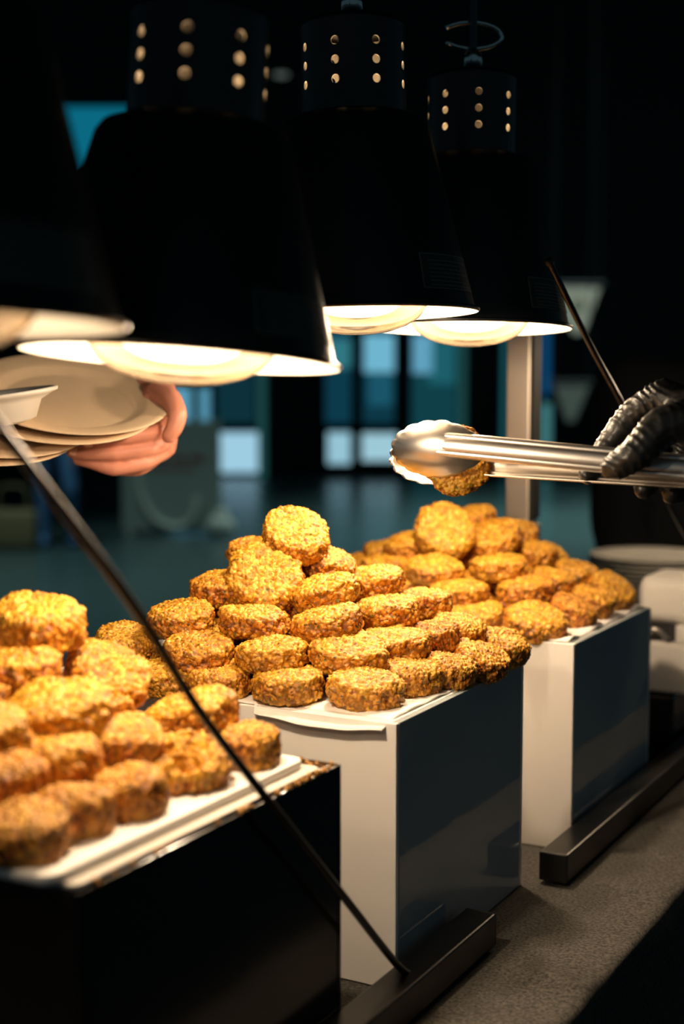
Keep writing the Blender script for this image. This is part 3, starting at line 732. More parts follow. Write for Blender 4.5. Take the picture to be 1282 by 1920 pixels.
    ('M', 0.31, -0.14, 0.3375, 0.93, 3, 4, 5, 0.56, 'shaded fritter inside the middle pile, glimpsed between the outer ones'),
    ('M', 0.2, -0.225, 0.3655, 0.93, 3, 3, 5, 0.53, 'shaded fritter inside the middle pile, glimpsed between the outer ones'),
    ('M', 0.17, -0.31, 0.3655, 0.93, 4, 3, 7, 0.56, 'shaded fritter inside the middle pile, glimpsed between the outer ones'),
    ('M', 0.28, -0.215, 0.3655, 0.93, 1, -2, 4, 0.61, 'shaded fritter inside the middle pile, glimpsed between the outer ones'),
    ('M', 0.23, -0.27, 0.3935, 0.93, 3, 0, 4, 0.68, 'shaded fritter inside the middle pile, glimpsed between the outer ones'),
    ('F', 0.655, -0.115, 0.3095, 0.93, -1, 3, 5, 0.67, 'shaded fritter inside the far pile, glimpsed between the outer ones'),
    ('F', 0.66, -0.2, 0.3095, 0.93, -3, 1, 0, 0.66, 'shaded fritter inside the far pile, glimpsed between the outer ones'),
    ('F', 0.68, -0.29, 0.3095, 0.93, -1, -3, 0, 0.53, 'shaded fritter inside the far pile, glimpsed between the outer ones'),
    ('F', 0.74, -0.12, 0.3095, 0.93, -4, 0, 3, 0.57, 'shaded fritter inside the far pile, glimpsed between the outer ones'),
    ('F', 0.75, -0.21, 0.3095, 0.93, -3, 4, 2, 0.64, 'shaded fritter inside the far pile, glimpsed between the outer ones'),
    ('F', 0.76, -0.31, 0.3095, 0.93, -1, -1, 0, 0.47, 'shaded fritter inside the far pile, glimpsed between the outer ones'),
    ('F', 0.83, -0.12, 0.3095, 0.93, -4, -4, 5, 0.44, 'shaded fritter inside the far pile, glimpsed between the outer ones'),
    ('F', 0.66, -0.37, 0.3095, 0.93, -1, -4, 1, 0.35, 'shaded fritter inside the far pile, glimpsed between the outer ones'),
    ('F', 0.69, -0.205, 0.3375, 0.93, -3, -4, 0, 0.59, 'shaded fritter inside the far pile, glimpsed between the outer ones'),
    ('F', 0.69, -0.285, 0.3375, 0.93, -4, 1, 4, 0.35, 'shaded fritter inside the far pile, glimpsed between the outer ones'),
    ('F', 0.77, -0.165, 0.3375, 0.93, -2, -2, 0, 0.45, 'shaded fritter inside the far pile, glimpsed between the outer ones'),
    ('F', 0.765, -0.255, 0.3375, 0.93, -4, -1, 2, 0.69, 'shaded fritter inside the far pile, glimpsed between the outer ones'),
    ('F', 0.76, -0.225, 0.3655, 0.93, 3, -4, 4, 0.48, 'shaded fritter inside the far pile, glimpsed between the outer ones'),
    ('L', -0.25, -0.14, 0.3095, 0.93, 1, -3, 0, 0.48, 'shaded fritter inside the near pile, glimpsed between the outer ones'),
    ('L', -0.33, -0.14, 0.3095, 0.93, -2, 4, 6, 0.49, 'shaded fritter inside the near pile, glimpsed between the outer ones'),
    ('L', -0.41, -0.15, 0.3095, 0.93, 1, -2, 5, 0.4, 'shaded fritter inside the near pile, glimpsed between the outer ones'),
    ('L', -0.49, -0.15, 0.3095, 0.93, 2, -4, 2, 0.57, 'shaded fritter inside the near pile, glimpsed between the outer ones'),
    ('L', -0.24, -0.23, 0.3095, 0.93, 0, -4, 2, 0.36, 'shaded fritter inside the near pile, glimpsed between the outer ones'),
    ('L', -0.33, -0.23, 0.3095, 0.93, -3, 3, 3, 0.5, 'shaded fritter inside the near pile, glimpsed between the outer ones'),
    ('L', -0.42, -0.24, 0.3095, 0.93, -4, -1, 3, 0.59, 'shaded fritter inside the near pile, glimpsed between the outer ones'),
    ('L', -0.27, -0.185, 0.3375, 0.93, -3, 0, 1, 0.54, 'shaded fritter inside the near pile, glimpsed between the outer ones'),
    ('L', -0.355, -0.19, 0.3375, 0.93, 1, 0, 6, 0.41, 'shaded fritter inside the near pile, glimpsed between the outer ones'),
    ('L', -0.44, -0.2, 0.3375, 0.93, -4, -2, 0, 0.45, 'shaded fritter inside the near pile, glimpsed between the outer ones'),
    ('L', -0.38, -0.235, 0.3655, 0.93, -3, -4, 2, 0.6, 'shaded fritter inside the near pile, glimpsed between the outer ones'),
]

# ------------------------------------------------------------------ fritters
def fritter_mesh(seed, res=62, broken=False):
    rg = random.Random(seed); nr = np.random.RandomState(seed)
    Rf, hf, pw = K*.0418, K*.0165, 4.2
    ax, ay = 1+.05*(rg.random()-.5), 1+.05*(rg.random()-.5)
    # cube sphere
    idx, P, faces = {}, [], []
    lin = [math.tan(math.pi/4*(2*i/res-1)) for i in range(res+1)]
    def vid(a, b, c):
        key = (round(a, 5), round(b, 5), round(c, 5))
        if key not in idx:
            idx[key] = len(P); P.append((a, b, c))
        return idx[key]
    for ax_ in range(3):
        for sg in (-1, 1):
            g = [[None]*(res+1) for _ in range(res+1)]
            for i in range(res+1):
                for j in range(res+1):
                    q = [0, 0, 0]; q[ax_] = sg; q[(ax_+1) % 3] = lin[i]; q[(ax_+2) % 3] = lin[j]
                    g[i][j] = vid(*q)
            for i in range(res):
                for j in range(res):
                    fc = (g[i][j], g[i+1][j], g[i+1][j+1], g[i][j+1])
                    faces.append(fc if sg > 0 else fc[::-1])
    P = np.array(P); D = P/np.linalg.norm(P, axis=1)[:, None]
    # stretch so that the flat faces get their share of vertices
    D = D*np.array([1.0, 1.0, .62]); D /= np.linalg.norm(D, axis=1)[:, None]
    rho = np.hypot(D[:, 0], D[:, 1]); zz = np.abs(D[:, 2])
    t = ((rho/Rf)**pw + (zz/hf)**pw)**(-1/pw)
    X = D*t[:, None]; X[:, 0] *= ax; X[:, 1] *= ay
    G = np.stack([D[:, 0]*rho**(pw-2)/Rf**pw, D[:, 1]*rho**(pw-2)/Rf**pw, np.sign(D[:, 2])*zz**(pw-1)/hf**pw], 1)
    Nn = G/np.linalg.norm(G, axis=1)[:, None]
    side = np.clip(1-np.abs(Nn[:, 2])*1.15, 0, 1)
    low = np.array([noise.noise(Vector(x)*38+Vector((seed*3.1, 0, 0))) for x in X])
    mid = np.array([noise.noise(Vector(x)*130+Vector((0, seed*5.3, 0))) for x in X])
    fine = np.array([noise.noise(Vector(x)*420+Vector((0, 0, seed*2.3))) for x in X])
    ang = np.arctan2(X[:, 1], X[:, 0])
    wob = np.array([noise.noise(Vector((math.cos(a)*1.3, math.sin(a)*1.3, seed*1.9))) for a in ang])
    lip = np.exp(-((np.abs(X[:, 2])-.62*hf)/.0030)**2)*side
    disp = .0030*low + .0030*wob*side + lip*.0022*(mid*1.2+.25) + .0019*mid*(.6+.7*side) + .0006*fine
    # ragged fried ridge where the two halves met
    ridge = np.exp(-((X[:, 2]-.0035*low)/.0032)**2)*side
    disp += ridge*.0016*(mid+.35)
    if broken:
        for (cx, cy, rr, dp) in ((.010, -.016, .013, .012), (-.014, -.010, .008, .007), (.002, .012, .009, .006)):
            d = np.hypot(X[:, 0]-cx, X[:, 1]-cy)
            disp -= dp*np.clip(1-(d/rr)**2, 0, 1)*(X[:, 2] > -.004)
        disp += .0035*mid
    X = X + Nn*disp[:, None]
    # grains: rounded bumps at random spots of the surface
    ng = 1250
    pick = nr.choice(len(X), ng, replace=False)
    kd = kdtree.KDTree(ng)
    gr = nr.uniform(.0013, .0029, ng)*K/.846; gh = nr.uniform(.0006, .0021, ng); gc = nr.uniform(0, 1, ng)
    for k, q in enumerate(pick): kd.insert(Vector(X[q]), k)
    kd.balance()
    gd = np.zeros(len(X)); gv = np.zeros(len(X))
    for q in range(len(X)):
        best = 0.0; bc = None
        res_ = kd.find_n(Vector(X[q]), 3)
        for co, k, dist in res_:
            h = gh[k]*math.sqrt(max(0.0, 1-(dist/gr[k])**2))
            if h > best: best = h; bc = k
        gd[q] = best; gv[q] = gc[bc if bc is not None else res_[0][1]]*(.35 if bc is None else 1.0)
    X = X + Nn*(gd-.0006)[:, None]
    me = bpy.data.meshes.new('fritter')
    me.from_pydata(X.tolist(), [], faces)
    me.polygons.foreach_set('use_smooth', [True]*len(me.polygons))
    a = me.attributes.new('grain', 'FLOAT', 'POINT'); a.data.foreach_set('value', gv.astype(np.float32))
    a = me.attributes.new('side', 'FLOAT', 'POINT'); a.data.foreach_set('value', side.astype(np.float32))
    me.materials.append(M['fritter']); me.update()
    return me
FM = [fritter_mesh(11+q) for q in range(8)] + [fritter_mesh(40, broken=True)]
PILE = {'M': 'fritters of the middle pile', 'F': 'fritters of the far pile', 'L': 'fritters of the near pile'}
def put_fritter(loc, sc, tw, rt, var, brown, label, group, spin):
    o = link('quinoa_fritter', FM[var], None, loc)
    rot = Matrix.Rotation(math.radians(rt), 4, 'Y') @ Matrix.Rotation(math.radians(tw), 4, 'X') @ Matrix.Rotation(spin, 4, 'Z')
    o.rotation_euler = rot.to_euler()
    sz = (1.35 if 'topmost' in label else 1.15) if 'near pile' in label else 1.04
    o.scale = (sc, sc, sz)
    o.color = (brown, 0, 0, 1)
    return tag(o, label, 'fritter', group)
rs = random.Random(3)
for (pl, r, n, z, sc, tw, rt, var, br, lab) in FRITTERS:
    put_fritter(B(r, n, z), sc, tw, rt, var, br, lab, PILE[pl], rs.random()*6.28)

# ------------------------------------------------------------------ tongs with the fritter they hold
TD = 1.306                                            # tongs are held about 1.3 m away
def tp(u, v, w=0.0): return at(u, v, TD - w - (u-850)/2045*.36)          # w metres nearer
tg_root = empty('tongs', tp(1250, 885)); tag(tg_root, 'stainless steel serving tongs with scalloped heads gripping one fritter', 'tongs')
def wl(p): return Vector(p) - tg_root.location
def tong_arm(name, a, b, w0, w1, depth, face, mt, groove=True):
    """U channel from a to b (world), width w0..w1 across, opening away from face"""
    a, b = Vector(a), Vector(b); t = (b-a).normalized(); fz = (face - t*face.dot(t)).normalized(); sd = t.cross(fz)
    prof = []
    # cross section (side, out): flanges, rounded shoulders, two ridges and a centre groove
    cs = [(-1, -.9), (-1.0, -.35), (-.94, -.10), (-.82, .02), (-.62, .06), (-.52, .0), (-.40, .10), (0, .16), (.40, .10), (.52, .0), (.62, .06), (.82, .02), (.94, -.10), (1.0, -.35), (1, -.9)]
    cs += [(x*.94, y-.12 if abs(x) < .99 else y) for x, y in reversed(cs)]
    verts, faces = [], []
    nst = 34
    for i in range(nst+1):
        s = i/nst
        c = a.lerp(b, s) ; w = (w0+(w1-w0)*s)*.5
        # rounded tip
        L = (b-a).length; d = s*L
        if d < w: w *= math.sqrt(max(.02, 1-(1-d/w)**2))
        for x, y in cs: verts.append(wl(c + sd*x*w + fz*y*depth))
    m = len(cs)
    for i in range(nst):
        for k in range(m):
            k2 = (k+1) % m
            faces.append((i*m+k, i*m+k2, (i+1)*m+k2, (i+1)*m+k))
    faces.append(tuple(range(m-1, -1, -1))); faces.append(tuple(range(nst*m, (nst+1)*m)))
    o = mesh_obj(name, verts, faces, mt, tg_root, smooth=True)
    o.data.set_sharp_from_angle(angle=math.radians(35)); return o
TO_CAM = Vector((0, -1, 0))
arm1 = tong_arm('tong_arm', tp(801, 829, .020), tp(1560, 902, .020), .0225, .022, .008, Vector((-.36, -1, .22)), M['steel'])
arm2 = tong_arm('tong_arm', tp(880, 872, -.022), tp(1560, 912, -.004), .0210, .021, .008, Vector((.3, 1, -.35)), M['steel'])
v, f, _ = lathe([(0, .0), (.0115, 0), (.0115, .030), (0, .030)], 20)
hg = mesh_obj('hinge', v, f, M['steel'], tg_root, wl(tp(1556, 907, .022)), (math.pi/2, 0, 0))
def tong_head(cu, cv, w, face, roll, flip=1, lobes=17):
    """dished scalloped shell: long axis along the arm"""
    c = tp(cu, cv, w)
    ex = (tp(cu-100, cv-2, w)-c).normalized()
    face = (face - ex*face.dot(ex)).normalized(); ey = face.cross(ex)
    nr_, na = 12, 136
    La, Wa = .0445, .0255
    verts, faces = [], []
    for side in (0, 1):
        for i in range(nr_+1):
            q = i/nr_
            for k in range(na):
                an = 2*math.pi*k/na
                back = max(0, -math.cos(an))                      # end that joins the arm narrows
                sc = 1 + (.050*abs(math.sin(an*lobes/2)) if q > .80 else 0)*(q-.8)/.2*(1-back)
                x = La*q*math.cos(an)*sc; y = Wa*q*math.sin(an)*sc*(1-.22*back**1.5)
                flute = .0007*math.cos(an*lobes)*max(0, q-.80)/.20*(1-back)
                z = .012*(1-q**2.2) + flute - side*.0009
                verts.append(wl(c + ex*x + ey*y + face*z))
    o = (nr_+1)*na
    for i in range(nr_):
        for k in range(na):
            k2 = (k+1) % na
            fc = (i*na+k, i*na+k2, (i+1)*na+k2, (i+1)*na+k)
            faces.append(fc); faces.append(tuple(o+j for j in reversed(fc)))
    for k in range(na):
        k2 = (k+1) % na; a_ = nr_*na
        faces.append((a_+k, a_+k2, o+a_+k2, o+a_+k))
    ob = mesh_obj('scalloped_head', verts, faces, M['steel'], tg_root, smooth=True)
    bm = bmesh.new(); bm.from_mesh(ob.data); bmesh.ops.remove_doubles(bm, verts=bm.verts, dist=1e-6); bm.to_mesh(ob.data); bm.free()
    return ob
tong_head(823, 842, .010, Vector((-.30, -1, -.05)), 0)
tong_head(818, 858, -.024, Vector((.3, 1, -.30)), 0)
o = put_fritter(tp(855, 864, -.008), .86, 84, 6, 6, .5, 'single fritter gripped in the steel tongs', None, 1.0)
o.scale = (.86, .86, .66)

# ------------------------------------------------------------------ rounded bodies: spheres along limbs fused into one skin
def ico(sub=2):
    bm = bmesh.new(); bmesh.ops.create_icosphere(bm, subdivisions=sub, radius=1)
    v = np.array([q.co[:] for q in bm.verts]); f = np.array([[q.index for q in p.verts] for p in bm.faces]); bm.free(); return v, f
ICO = ico(2)
def chain(pts, radii, step=.28):
    out = []
    P = [Vector(p) for p in pts]
    for i in range(len(P)-1):
        L = (P[i+1]-P[i]).length; rm = min(radii[i], radii[i+1])
        m = max(2, int(L/(rm*step)))
        p0, p1, p2, p3 = P[max(i-1, 0)], P[i], P[i+1], P[min(i+2, len(P)-1)]
        for k in range(m):
            t = k/m
            c = .5*((2*p1)+(p2-p0)*t+(2*p0-5*p1+4*p2-p3)*t*t+(3*p1-p0-3*p2+p3)*t**3)
            c = c.lerp(p1.lerp(p2, t), .5)
            out.append((c, radii[i]+(radii[i+1]-radii[i])*t))
    out.append((P[-1], radii[-1])); return out
def fuse(name, spheres, voxel, material, parent, origin, smooth_iter=4, wrinkle=None, grow=0.0):
    """spheres [(centre, radius or (rx,ry,rz))] in world space -> one continuous mesh"""
    V, F = ICO; vs, fs = [], []
    for k, (c, r) in enumerate(spheres):
        rr = np.array(r if isinstance(r, (tuple, list)) else (r, r, r)) + grow
        vs.append(V*rr + np.array(c[:])[None, :] - np.array(origin[:])[None, :]); fs.append(F + k*len(V))
    me = bpy.data.meshes.new(name+'_raw'); me.from_pydata(np.concatenate(vs).tolist(), [], np.concatenate(fs).tolist())
    tmp = bpy.data.objects.new(name+'_raw', me); COL.objects.link(tmp)
    md = tmp.modifiers.new('r', 'REMESH'); md.mode = 'VOXEL'; md.voxel_size = voxel; md.adaptivity = 0
    sm = tmp.modifiers.new('s', 'SMOOTH'); sm.factor = .5; sm.iterations = smooth_iter
    dg = bpy.context.evaluated_depsgraph_get()
    out = bpy.data.meshes.new_from_object(tmp.evaluated_get(dg)); out.name = name
    bpy.data.objects.remove(tmp); bpy.data.meshes.remove(me)
    if wrinkle: wrinkle(out, origin)
    out.materials.clear(); out.materials.append(material)
    out.polygons.foreach_set('use_smooth', [True]*len(out.polygons)); out.update()
    o = link(name, out, parent); 
    o.location = Vector(origin) - (parent.location if parent else Vector())
    return o
def loose_hand(wrist, d, pn, thumb_side):
    """relaxed hand: palm and five curled fingers"""
    d = Vector(d).normalized(); pn = Vector(pn).normalized(); s = d.cross(pn).normalized()*thumb_side
    w = Vector(wrist); out = chain([w, w+d*.03, w+d*.075], [.026, .030, .030])
    for k, (off, L) in enumerate(((.030, .075), (.011, .085), (-.009, .078), (-.028, .060))):
        b = w+d*.085+s*off; out += chain([b-d*.04, b, b+d*L*.45+pn*.008, b+d*L*.75+pn*.024, b+d*L*.88+pn*.042], [.011, .0105, .0095, .0088, .0078])
    b = w+d*.025+s*.022
    out += chain([b, b+s*.022+d*.03+pn*.008, b+s*.026+d*.058+pn*.018], [.015, .012, .009])
    return out
def person(name, label, J, face, mats_, extra_hand=None, voxel=.011, no_hand=()):
    """J: joints in world space; clothing are children of the body's root"""
    skin, top, legs, hair = mats_
    base = Vector((J['pelvis'][0], J['pelvis'][1], 0))
    t = empty(name, base); tag(t, label, 'person')
    g = {k: Vector(v) for k, v in J.items()}
    face = Vector(face).normalized(); sidev = face.cross(Vector((0, 0, 1)))
    hd = g['head']
    body = []
    body += [(hd+Vector((0, 0, .03))-face*.008, (.078, .090, .095)), (hd+Vector((0, 0, -.045))+face*.022, (.058, .062, .062)), (hd+Vector((0, 0, -.085))+face*.045, .027)]
    body += [(hd+face*.100+Vector((0, 0, -.022)), .013), (hd+face*.092+Vector((0, 0, .004)), .010), (hd+face*.088+Vector((0, 0, -.060)), (.020, .014, .010))]
    for sg in (-1, 1): body += [(hd+sidev*sg*.080+Vector((0, 0, -.015))-face*.005, (.014, .022, .030))]
    body += chain([hd+Vector((0, 0, -.06))-face*.015, g['neck']], [.052, .056])
    torso = chain([g['neck'], g['chest'], (g['chest']+g['pelvis'])/2, g['pelvis']], [.062, .125, .118, .130])
    for sg, q in ((-1, 'l'), (1, 'r')):
        torso += chain([g['chest']+Vector((0, 0, .10)), g['sh_'+q]], [.075, .066])
        torso += chain([g['chest']+Vector((0, 0, -.02))+ (g['sh_'+q]-g['chest'])*.42, (g['chest']+g['pelvis'])/2+(g['sh_'+q]-g['chest']).cross(Vector((0,0,0)))+ (g['sh_'+q]-g['sh_'+('r' if q == 'l' else 'l')])*.20, g['pelvis']+(g['hip_'+q]-g['pelvis'])*.6], [.105, .098, .110])
    arms = []
    for q in 'lr':
        arms += chain([g['sh_'+q], g['el_'+q], g['wr_'+q]], [.058, .042, .028])
    lg = []
    for q in 'lr':
        lg += chain([g['hip_'+q], g['kn_'+q], g['an_'+q]], [.090, .060, .042])
        lg += chain([g['an_'+q]+Vector((0, 0, -.03)), g['an_'+q]+face*.10+Vector((0, 0, -.045))], [.040, .032])
    hands = []
    for q in 'lr':
        if q in no_hand: continue
        d = (g['wr_'+q]-g['el_'+q]).normalized()
        pn = (face - d*face.dot(d)).normalized() if abs(d.z) < .8 else -(g['sh_'+q]-g['chest']).normalized()
        hands += loose_hand(g['wr_'+q], d, pn, 1 if q == 'l' else -1)
    fuse('body', body+torso+arms+lg, voxel, skin, t, base)
    if hands: fuse('hand', hands, .0035, skin, t, base, 3)
    if extra_hand: fuse('hand', extra_hand, .0020, skin, t, base, 2, grow=-.0006)
    slv = []
    for q in 'lr':
        w_ = g['el_'+q].lerp(g['wr_'+q], .86); slv += chain([g['sh_'+q], g['el_'+q], w_], [.066, .052, .040])
    fuse('shirt', torso+slv, voxel, top, t, base, 3, grow=.008)
    fuse('trousers', lg+[(g['pelvis'], .135)]+[(g['hip_'+q], .108) for q in 'lr'], voxel, legs, t, base, 3, grow=.010)
    hr = [(hd+Vector((0, 0, .045))-face*.022, (.084, .095, .092)), (hd+Vector((0, 0, -.01))-face*.045, (.076, .070, .085))]
    fuse('hair', hr, .008, hair, t, base, 3)
    for sg in (-1, 1):
        v, f, _ = lathe([(0, -.011), (.008, -.007), (.011, 0), (.008, .007), (0, .011)], 12)
        mesh_obj('eye', v, f, M['dish_white'], t, hd+face*.074+sidev*sg*.032+Vector((0, 0, .010))-base, smooth=True)
    return t

# ------------------------------------------------------------------ server: black gloved hand on the tongs, arm and body outside the frame on the right
HP = lambda u, v, w=0.0: tp(u, v, w)
glove = []
glove += chain([HP(1300, 770, -.012), HP(1245, 742, -.020), HP(1186, 778, -.028), HP(1148, 826, -.030), HP(1122, 868, -.022), HP(1104, 888, -.010)], [.0165, .0150, .0132, .0125, .0115, .0098])       # index, over the back of the tongs
glove += chain([HP(1330, 790, -.02), HP(1282, 770, -.040), HP(1235, 810, -.052), HP(1222, 870, -.046), HP(1213, 905, -.030), HP(1207, 915, -.018)], [.0165, .0150, .0130, .0125, .0115, .0095])             # middle
glove += chain([HP(1350, 810, -.025), HP(1310, 800, -.050), HP(1280, 840, -.060), HP(1275, 890, -.050), HP(1268, 920, -.030), HP(1262, 925, -.020)], [.0160, .0145, .0130, .0122, .0115, .0095])             # ring
glove += chain([HP(1375, 830, -.03), HP(1345, 830, -.050), HP(1325, 865, -.055), HP(1318, 900, -.042), HP(1312, 918, -.03)], [.0150, .0135, .0120, .0112, .0095])                                             # little finger
glove += chain([HP(1372, 775, .008), HP(1300, 785, .024), HP(1240, 800, .036), HP(1196, 848, .043), HP(1160, 872, .040), HP(1150, 876, .038)], [.026, .0200, .0165, .0150, .0125, .0110])                     # thumb, across the front
glove += chain([HP(1290, 780, -.012), HP(1360, 780, -.015), HP(1430, 770, -.020)], [.024, .033, .030])                                     # palm
glove += chain([HP(1300, 800, .004), HP(1370, 800, -.005), HP(1430, 775, -.018)], [.020, .030, .029])
glove += chain([HP(1430, 770, -.020), HP(1530, 770, -.03)], [.030, .029])
def glove_wrinkle(me, origin):
    n = len(me.vertices); co = np.zeros(n*3); no = np.zeros(n*3)
    me.vertices.foreach_get('co', co); me.vertices.foreach_get('normal', no)
    co = co.reshape(-1, 3); no = no.reshape(-1, 3)
    ax1 = Vector((-.70, 0, -.72)).normalized()          # thumb and fingers run down to the left
    out = co.copy()
    for i in range(n):
        p = Vector(co[i]); w = noise.noise(p*38)*.9 + noise.noise(p*17)*1.3
        s = p.dot(ax1)*390 + w*4.2
        m = max(0, noise.noise(p*30+Vector((5, 1, 2)))+.42)
        rdg = (1-abs(math.sin(s)))**2.4
        s2 = Vector((.5, .3, -.8)).dot(p)*260 + 3.6*noise.noise(p*26+Vector((9, 0, 0)))
        rdg2 = (1-abs(math.sin(s2)))**3
        out[i] += no[i]*(  .0022*rdg*m + .0014*rdg2*max(0, .5-m*.5) + .0008*noise.noise(p*90))
    me.vertices.foreach_set('co', out.reshape(-1))
sv_base = Vector((.80, 1.02, 0))
J = dict(head=(.80, 1.02, 1.66), neck=(.80, 1.03, 1.50), chest=(.81, 1.03, 1.30), pelvis=(.82, 1.02, .95),
         sh_l=(.72, 1.20, 1.43), sh_r=(.88, .86, 1.43), el_l=(.68, 1.36, 1.22), el_r=(.98, .80, 1.14), wr_l=tuple(HP(1520, 770, -.03)), wr_r=(.88, .92, .92),
         hip_l=(.80, 1.10, .92), hip_r=(.84, .94, .92), kn_l=(.79, 1.11, .50), kn_r=(.83, .93, .50), an_l=(.80, 1.12, .09), an_r=(.84, .93, .09))
sv = person('person', 'server in black clothes and black glove holding the steel tongs', J, (-.88, .47, 0), (M['skin'], M['cloth_black'], M['cloth_black'], M['hair']), no_hand=('l',))
gl = fuse('glove', glove, .0018, M['nitrile'], sv, sv.location, 3, glove_wrinkle)
gl['label'] = 'wrinkled black nitrile glove'

# ------------------------------------------------------------------ guest: hand holding a fan of plates, dark coat
GD = 1.62
GP = lambda u, v, w=0.0: at(u, v, GD - w)
gh = []
gh += chain([GP(318, 800, -.030), GP(285, 812, .000), GP(230, 820, .020), GP(186, 828, .020), GP(163, 833, .016)], [0.014, 0.0096, 0.0089, 0.0084, 0.0076])
gh += chain([GP(312, 825, -.030), GP(280, 842, .000), GP(214, 851, .017), GP(160, 851, .017), GP(134, 848, .012)], [0.014, 0.0096, 0.0089, 0.0083, 0.0074])
gh += chain([GP(304, 845, -.030), GP(270, 868, .0), GP(214, 880, .012), GP(172, 868, .010), GP(146, 862, .006)], [0.013, 0.0093, 0.0086, 0.0081, 0.0072])
gh += chain([GP(296, 850, -.040), GP(262, 880, -.020), GP(214, 880, -.008), GP(182, 870, -.004)], [0.012, 0.0084, 0.0077, 0.0067])
gh += chain([GP(300, 735, -.050), GP(322, 752, -.014), GP(333, 778, .006), GP(326, 803, .010), GP(317, 817, .010)], [.018, .0135, .0120, .0108, .0096])
gh += chain([GP(308, 790, -.034), GP(302, 760, -.052), GP(290, 735, -.085)], [.024, .026, .024])
gh += chain([GP(300, 832, -.034), GP(298, 790, -.056), GP(290, 735, -.085)], [.021, .025, .024])
wr = GP(262, 712, -.13)
gh += chain([GP(290, 735, -.085), wr], [.027, .026])
J = dict(head=(-.74, 1.86, 1.66), neck=(-.73, 1.87, 1.50), chest=(-.73, 1.87, 1.30), pelvis=(-.74, 1.88, .95),
         sh_l=(-.83, 1.70, 1.43), sh_r=(-.62, 2.04, 1.43), el_l=(-.78, 1.52, 1.18), el_r=(-.54, 2.00, 1.42), wr_l=(-.60, 1.50, .98), wr_r=tuple(wr),
         hip_l=(-.78, 1.80, .92), hip_r=(-.70, 1.96, .92), kn_l=(-.77, 1.80, .50), kn_r=(-.69, 1.96, .50), an_l=(-.78, 1.79, .09), an_r=(-.70, 1.96, .09))
gs = person('person', 'guest in dark clothes reaching in with a fan of tan plates', J, (.88, -.47, 0), (M['skin'], M['cloth_navy'], M['cloth_black'], M['hair']), extra_hand=gh, no_hand=('r',))
for (u, v, w, an) in ((166, 832, .0262, .1), (138, 847, .0212, 0)):
    bm = bmesh.new(); bmesh.ops.create_uvsphere(bm, u_segments=12, v_segments=8, radius=1)
    bmesh.ops.scale(bm, vec=(.0062, .0016, .0046), verts=bm.verts)
    bm_obj('nail', bm, M['nail'], gs, GP(u, v, w)-gs.location, (0, an, .35), smooth=True)

# ------------------------------------------------------------------ plates
def plate_mesh(R):
    pr = [(0, 0), (.62, 0), (.66, .006), (.74, .055), (.78, .070), (.84, .078), (.93, .098), (.985, .104), (1.0, .098), (.985, .092), (.93, .084), (.85, .064), (.80, .054), (.76, .040), (.685, -.008), (.64, -.014), (0, -.014)]
    v, f, _ = lathe([(r*R, z*R) for r, z in pr], 56)
    me = bpy.data.meshes.new('plate'); me.from_pydata(v, [], f); me.polygons.foreach_set('use_smooth', [True]*len(me.polygons))
    me.materials.append(M['plate_tan']); return me
PM = plate_mesh(.115)
def hand_plate(u, v, w, pitch, roll, label):
    o = link('tan_plate', PM, None, GP(u, v, w))
    o.rotation_euler = (Matrix.Rotation(math.radians(roll), 4, 'Y') @ Matrix.Rotation(math.radians(pitch), 4, 'X')).to_euler()
    return tag(o, label, 'plate', 'plates in the guest hand')
hand_plate(130, 752, -.010, 21, 10, 'topmost tan plate in the guest hand, reaching farthest right')
hand_plate(100, 768, .002, 21, 10.5, 'second tan plate in the guest hand, just beneath the topmost')
hand_plate(-16, 790, .030, 21, 11, 'third tan plate of the guest hand, shifted to the left below')
hand_plate(-44, 803, .040, 21, 11.5, 'lowest tan plate of the guest hand at the left frame edge')
# small white dish held in front of the plates
v, f, _ = lathe([(r, z) for r, z in [(0, 0), (.040, 0), (.052, .004), (.060, .022), (.072, .028), (.078, .030), (.079, .033), (.075, .034), (.058, .030), (.046, .008), (0, .005)]], 48)
ds = mesh_obj('white_dish', v, f, M['dish_white'], None, at(-24, 800, 1.50), (math.radians(3), math.radians(-7), 0), smooth=True)
tag(ds, 'small white rimmed dish in front of the tan plates, cut by left frame edge', 'dish')

# stack of plates at the far end of the table
PW = plate_mesh(.118); PW.materials.clear(); PW.materials.append(M['plate_white'])
sc_ = B(1.80, -.255, 0)
NP = 26
for q in range(NP):
    o = link('stacked_plate', PW, None, sc_ + Vector((0.0012*math.sin(q*2.1), .0012*math.cos(q*1.3), .0045+q*.0081)), (0, 0, q*.7))
    tag(o, 'topmost plate of the round stack at the far end of the table' if q == NP-1 else 'plate below the topmost in the round stack at the table end', 'plate', 'stack of plates at the table end')
# white slotted carton, white cup and round dark pan
rz = tag(bm_obj('black_riser', bmbox(0, .094, 0, .12, .0, .090, .004), M['acrylic_black'], None, B(1.03, -.10, 0)+Vector((0, 0, .0075)), (0, 0, ROWROT)), 'low black block under the white slotted container', 'riser')
ct = empty('white_container', B(1.03, -.055, 0)+Vector((0, 0, .0985)), (0, 0, ROWROT)); tag(ct, 'white box-shaped container with dark slot beside the plate stack', 'container')
w_, d_ = .085, .11
bm_obj('lower_block', bmbox(0, w_, 0, d_, .003, .076, .006, 3), M['carton'], ct)
bm_obj('slot', bmbox(.010, w_-.03, .012, d_-.01, .0765, .102), M['dark_in'], ct)
bm_obj('side_wall', bmbox(w_-.028, w_, 0, d_, .0768, .1015, .001), M['carton'], ct)
vv, ff = tube(spline([(.012, -.001, .080), (.024, -.005, .094), (.036, -.004, .092), (.046, -.001, .081)], 6), .0035, 8)
mesh_obj('handle', vv, ff, M['steel'], ct, smooth=True)
bm_obj('upper_block', bmbox(0, w_, 0, d_, .1022, .170, .018, 5), M['carton'], ct, smooth=True, autosmooth=60)
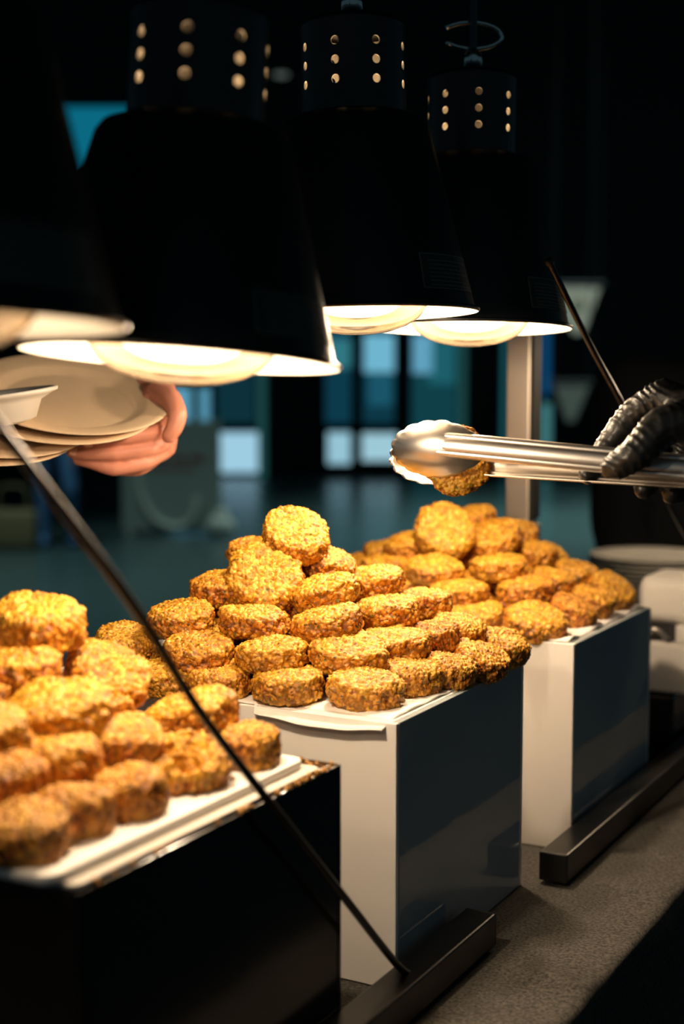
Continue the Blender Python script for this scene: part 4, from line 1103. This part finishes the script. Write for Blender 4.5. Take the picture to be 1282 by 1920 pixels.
v, f, _ = lathe([(0, .001), (.026, .001), (.027, .004), (.036, .078), (.038, .080), (.036, .082), (.0345, .079), (.0255, .007), (0, .006)], 36)
cp = mesh_obj('white_cup', v, f, M['carton'], None, B(1.33, -.035, 0)+Vector((0, 0, .0005)), smooth=True); tag(cp, 'white cup at the right frame edge beside the dark pan', 'cup')
v, f, _ = lathe([(0, .001), (.066, .001), (.072, .012), (.075, .014), (.076, .016), (.070, .015), (.064, .0065), (0, .0065)], 56)
pn = mesh_obj('round_pan', v, f, M['pan'], None, B(1.09, -.075, 0)+Vector((0, 0, .0005)), smooth=True); tag(pn, 'dark round shallow metal pan under the black block behind the far box', 'pan')

# ------------------------------------------------------------------ people and sign farther away
J = dict(head=(1.06, 3.10, 1.66), neck=(1.00, 3.11, 1.50), chest=(.99, 3.11, 1.30), pelvis=(.98, 3.12, .95),
         sh_l=(1.19, 3.10, 1.43), sh_r=(.80, 3.12, 1.43), el_l=(1.22, 3.12, 1.14), el_r=(.78, 3.10, 1.14), wr_l=(1.16, 2.98, .94), wr_r=(.82, 3.0, .90),
         hip_l=(1.07, 3.12, .92), hip_r=(.89, 3.12, .92), kn_l=(1.07, 3.11, .50), kn_r=(.88, 3.11, .50), an_l=(1.07, 3.12, .09), an_r=(.88, 3.12, .09))
J = {k: (x-.18, y, z) for k, (x, y, z) in J.items()}
person('person', 'person in black standing beyond the far end of the table', J, (-.3, -1, 0), (M['skin'], M['cloth_black'], M['cloth_black'], M['hair']))
bx, by = -2.45, 12.2
J = {k: (bx+x, by+y, z) for k, (x, y, z) in dict(head=(0, 0, 1.62), neck=(0, 0, 1.46), chest=(0, 0, 1.26), pelvis=(0, 0, .92), sh_l=(.18, 0, 1.38), sh_r=(-.18, 0, 1.38), el_l=(.24, 0, 1.10), el_r=(-.25, .02, 1.10),
     wr_l=(.22, -.10, .88), wr_r=(-.24, -.06, .86), hip_l=(.09, 0, .90), hip_r=(-.09, 0, .90), kn_l=(.14, -.12, .50), kn_r=(-.12, 0, .48), an_l=(.12, .06, .09), an_r=(-.12, 0, .09)).items()}
person('person', 'distant person in blue trousers behind the guest hand', J, (.2, -1, 0), (M['skin'], M['cloth_navy'], M['cloth_blue'], M['hair']), voxel=.018)
bgd = empty('shoulder_bag', (bx-.34, by-.16, 0)); tag(bgd, 'beige bag standing on the floor beside the distant person', 'bag')
bm_obj('bag_body', bmbox(-.20, .20, -.09, .09, .001, .34, .05, 4), M['cloth_beige'], bgd, smooth=True)
vv, ff = tube(spline([(-.13, 0, .33), (-.10, 0, .52), (.10, 0, .52), (.13, 0, .33)], 8), .012, 8)
mesh_obj('bag_handle', vv, ff, M['cloth_beige'], bgd, smooth=True)
# grey display board with curved white piping
sgn = empty('display_board', (at(322, 1000, 13.2).x, 13.2, 0)); tag(sgn, 'grey floor-standing board with reddish lettering and curved white piping', 'sign')
bm_obj('panel', bmbox(-.46, .46, -.03, .03, .03, 1.06, .02, 3), M['sign_grey'], sgn)
for sx in (-1, 1): bm_obj('leg', bmbox(sx*.38-.03, sx*.38+.03, -.16, .16, .001, .03, .006), M['sign_grey'], sgn)
vv, ff = tube(spline([(-.30, -.05, .62), (-.27, -.05, .36), (-.14, -.05, .14), (.06, -.05, .07), (.20, -.05, .16), (.24, -.05, .34)], 8), .035, 10)
mesh_obj('piping', vv, ff, M['sign_white'], sgn, smooth=True)
for q, (x0, x1, z) in enumerate(((-.30, -.18, .68), (-.15, -.02, .68), (.02, .14, .68), (.17, .32, .68), (-.24, .22, .60))):
    bm_obj('lettering', bmbox(x0, x1, -.034, -.031, z, z+(.055 if q < 4 else .03)), M['sign_red'], sgn)
bg_ = [(Vector((.44, 13.02, .10)), .10), (Vector((.52, 13.0, .09)), .09), (Vector((.48, 13.04, .20)), .07)]
bo = Vector((sgn.location.x+.44, 13.0, 0))
bagw = fuse('plastic_sack', [(Vector((sgn.location.x, 0, 0))+c, r) for c, r in bg_], .015, M['sign_white'], None, bo, 2, lambda me, og: None)
tag(bagw, 'crumpled white sack on the floor at the foot of the grey board', 'bag')
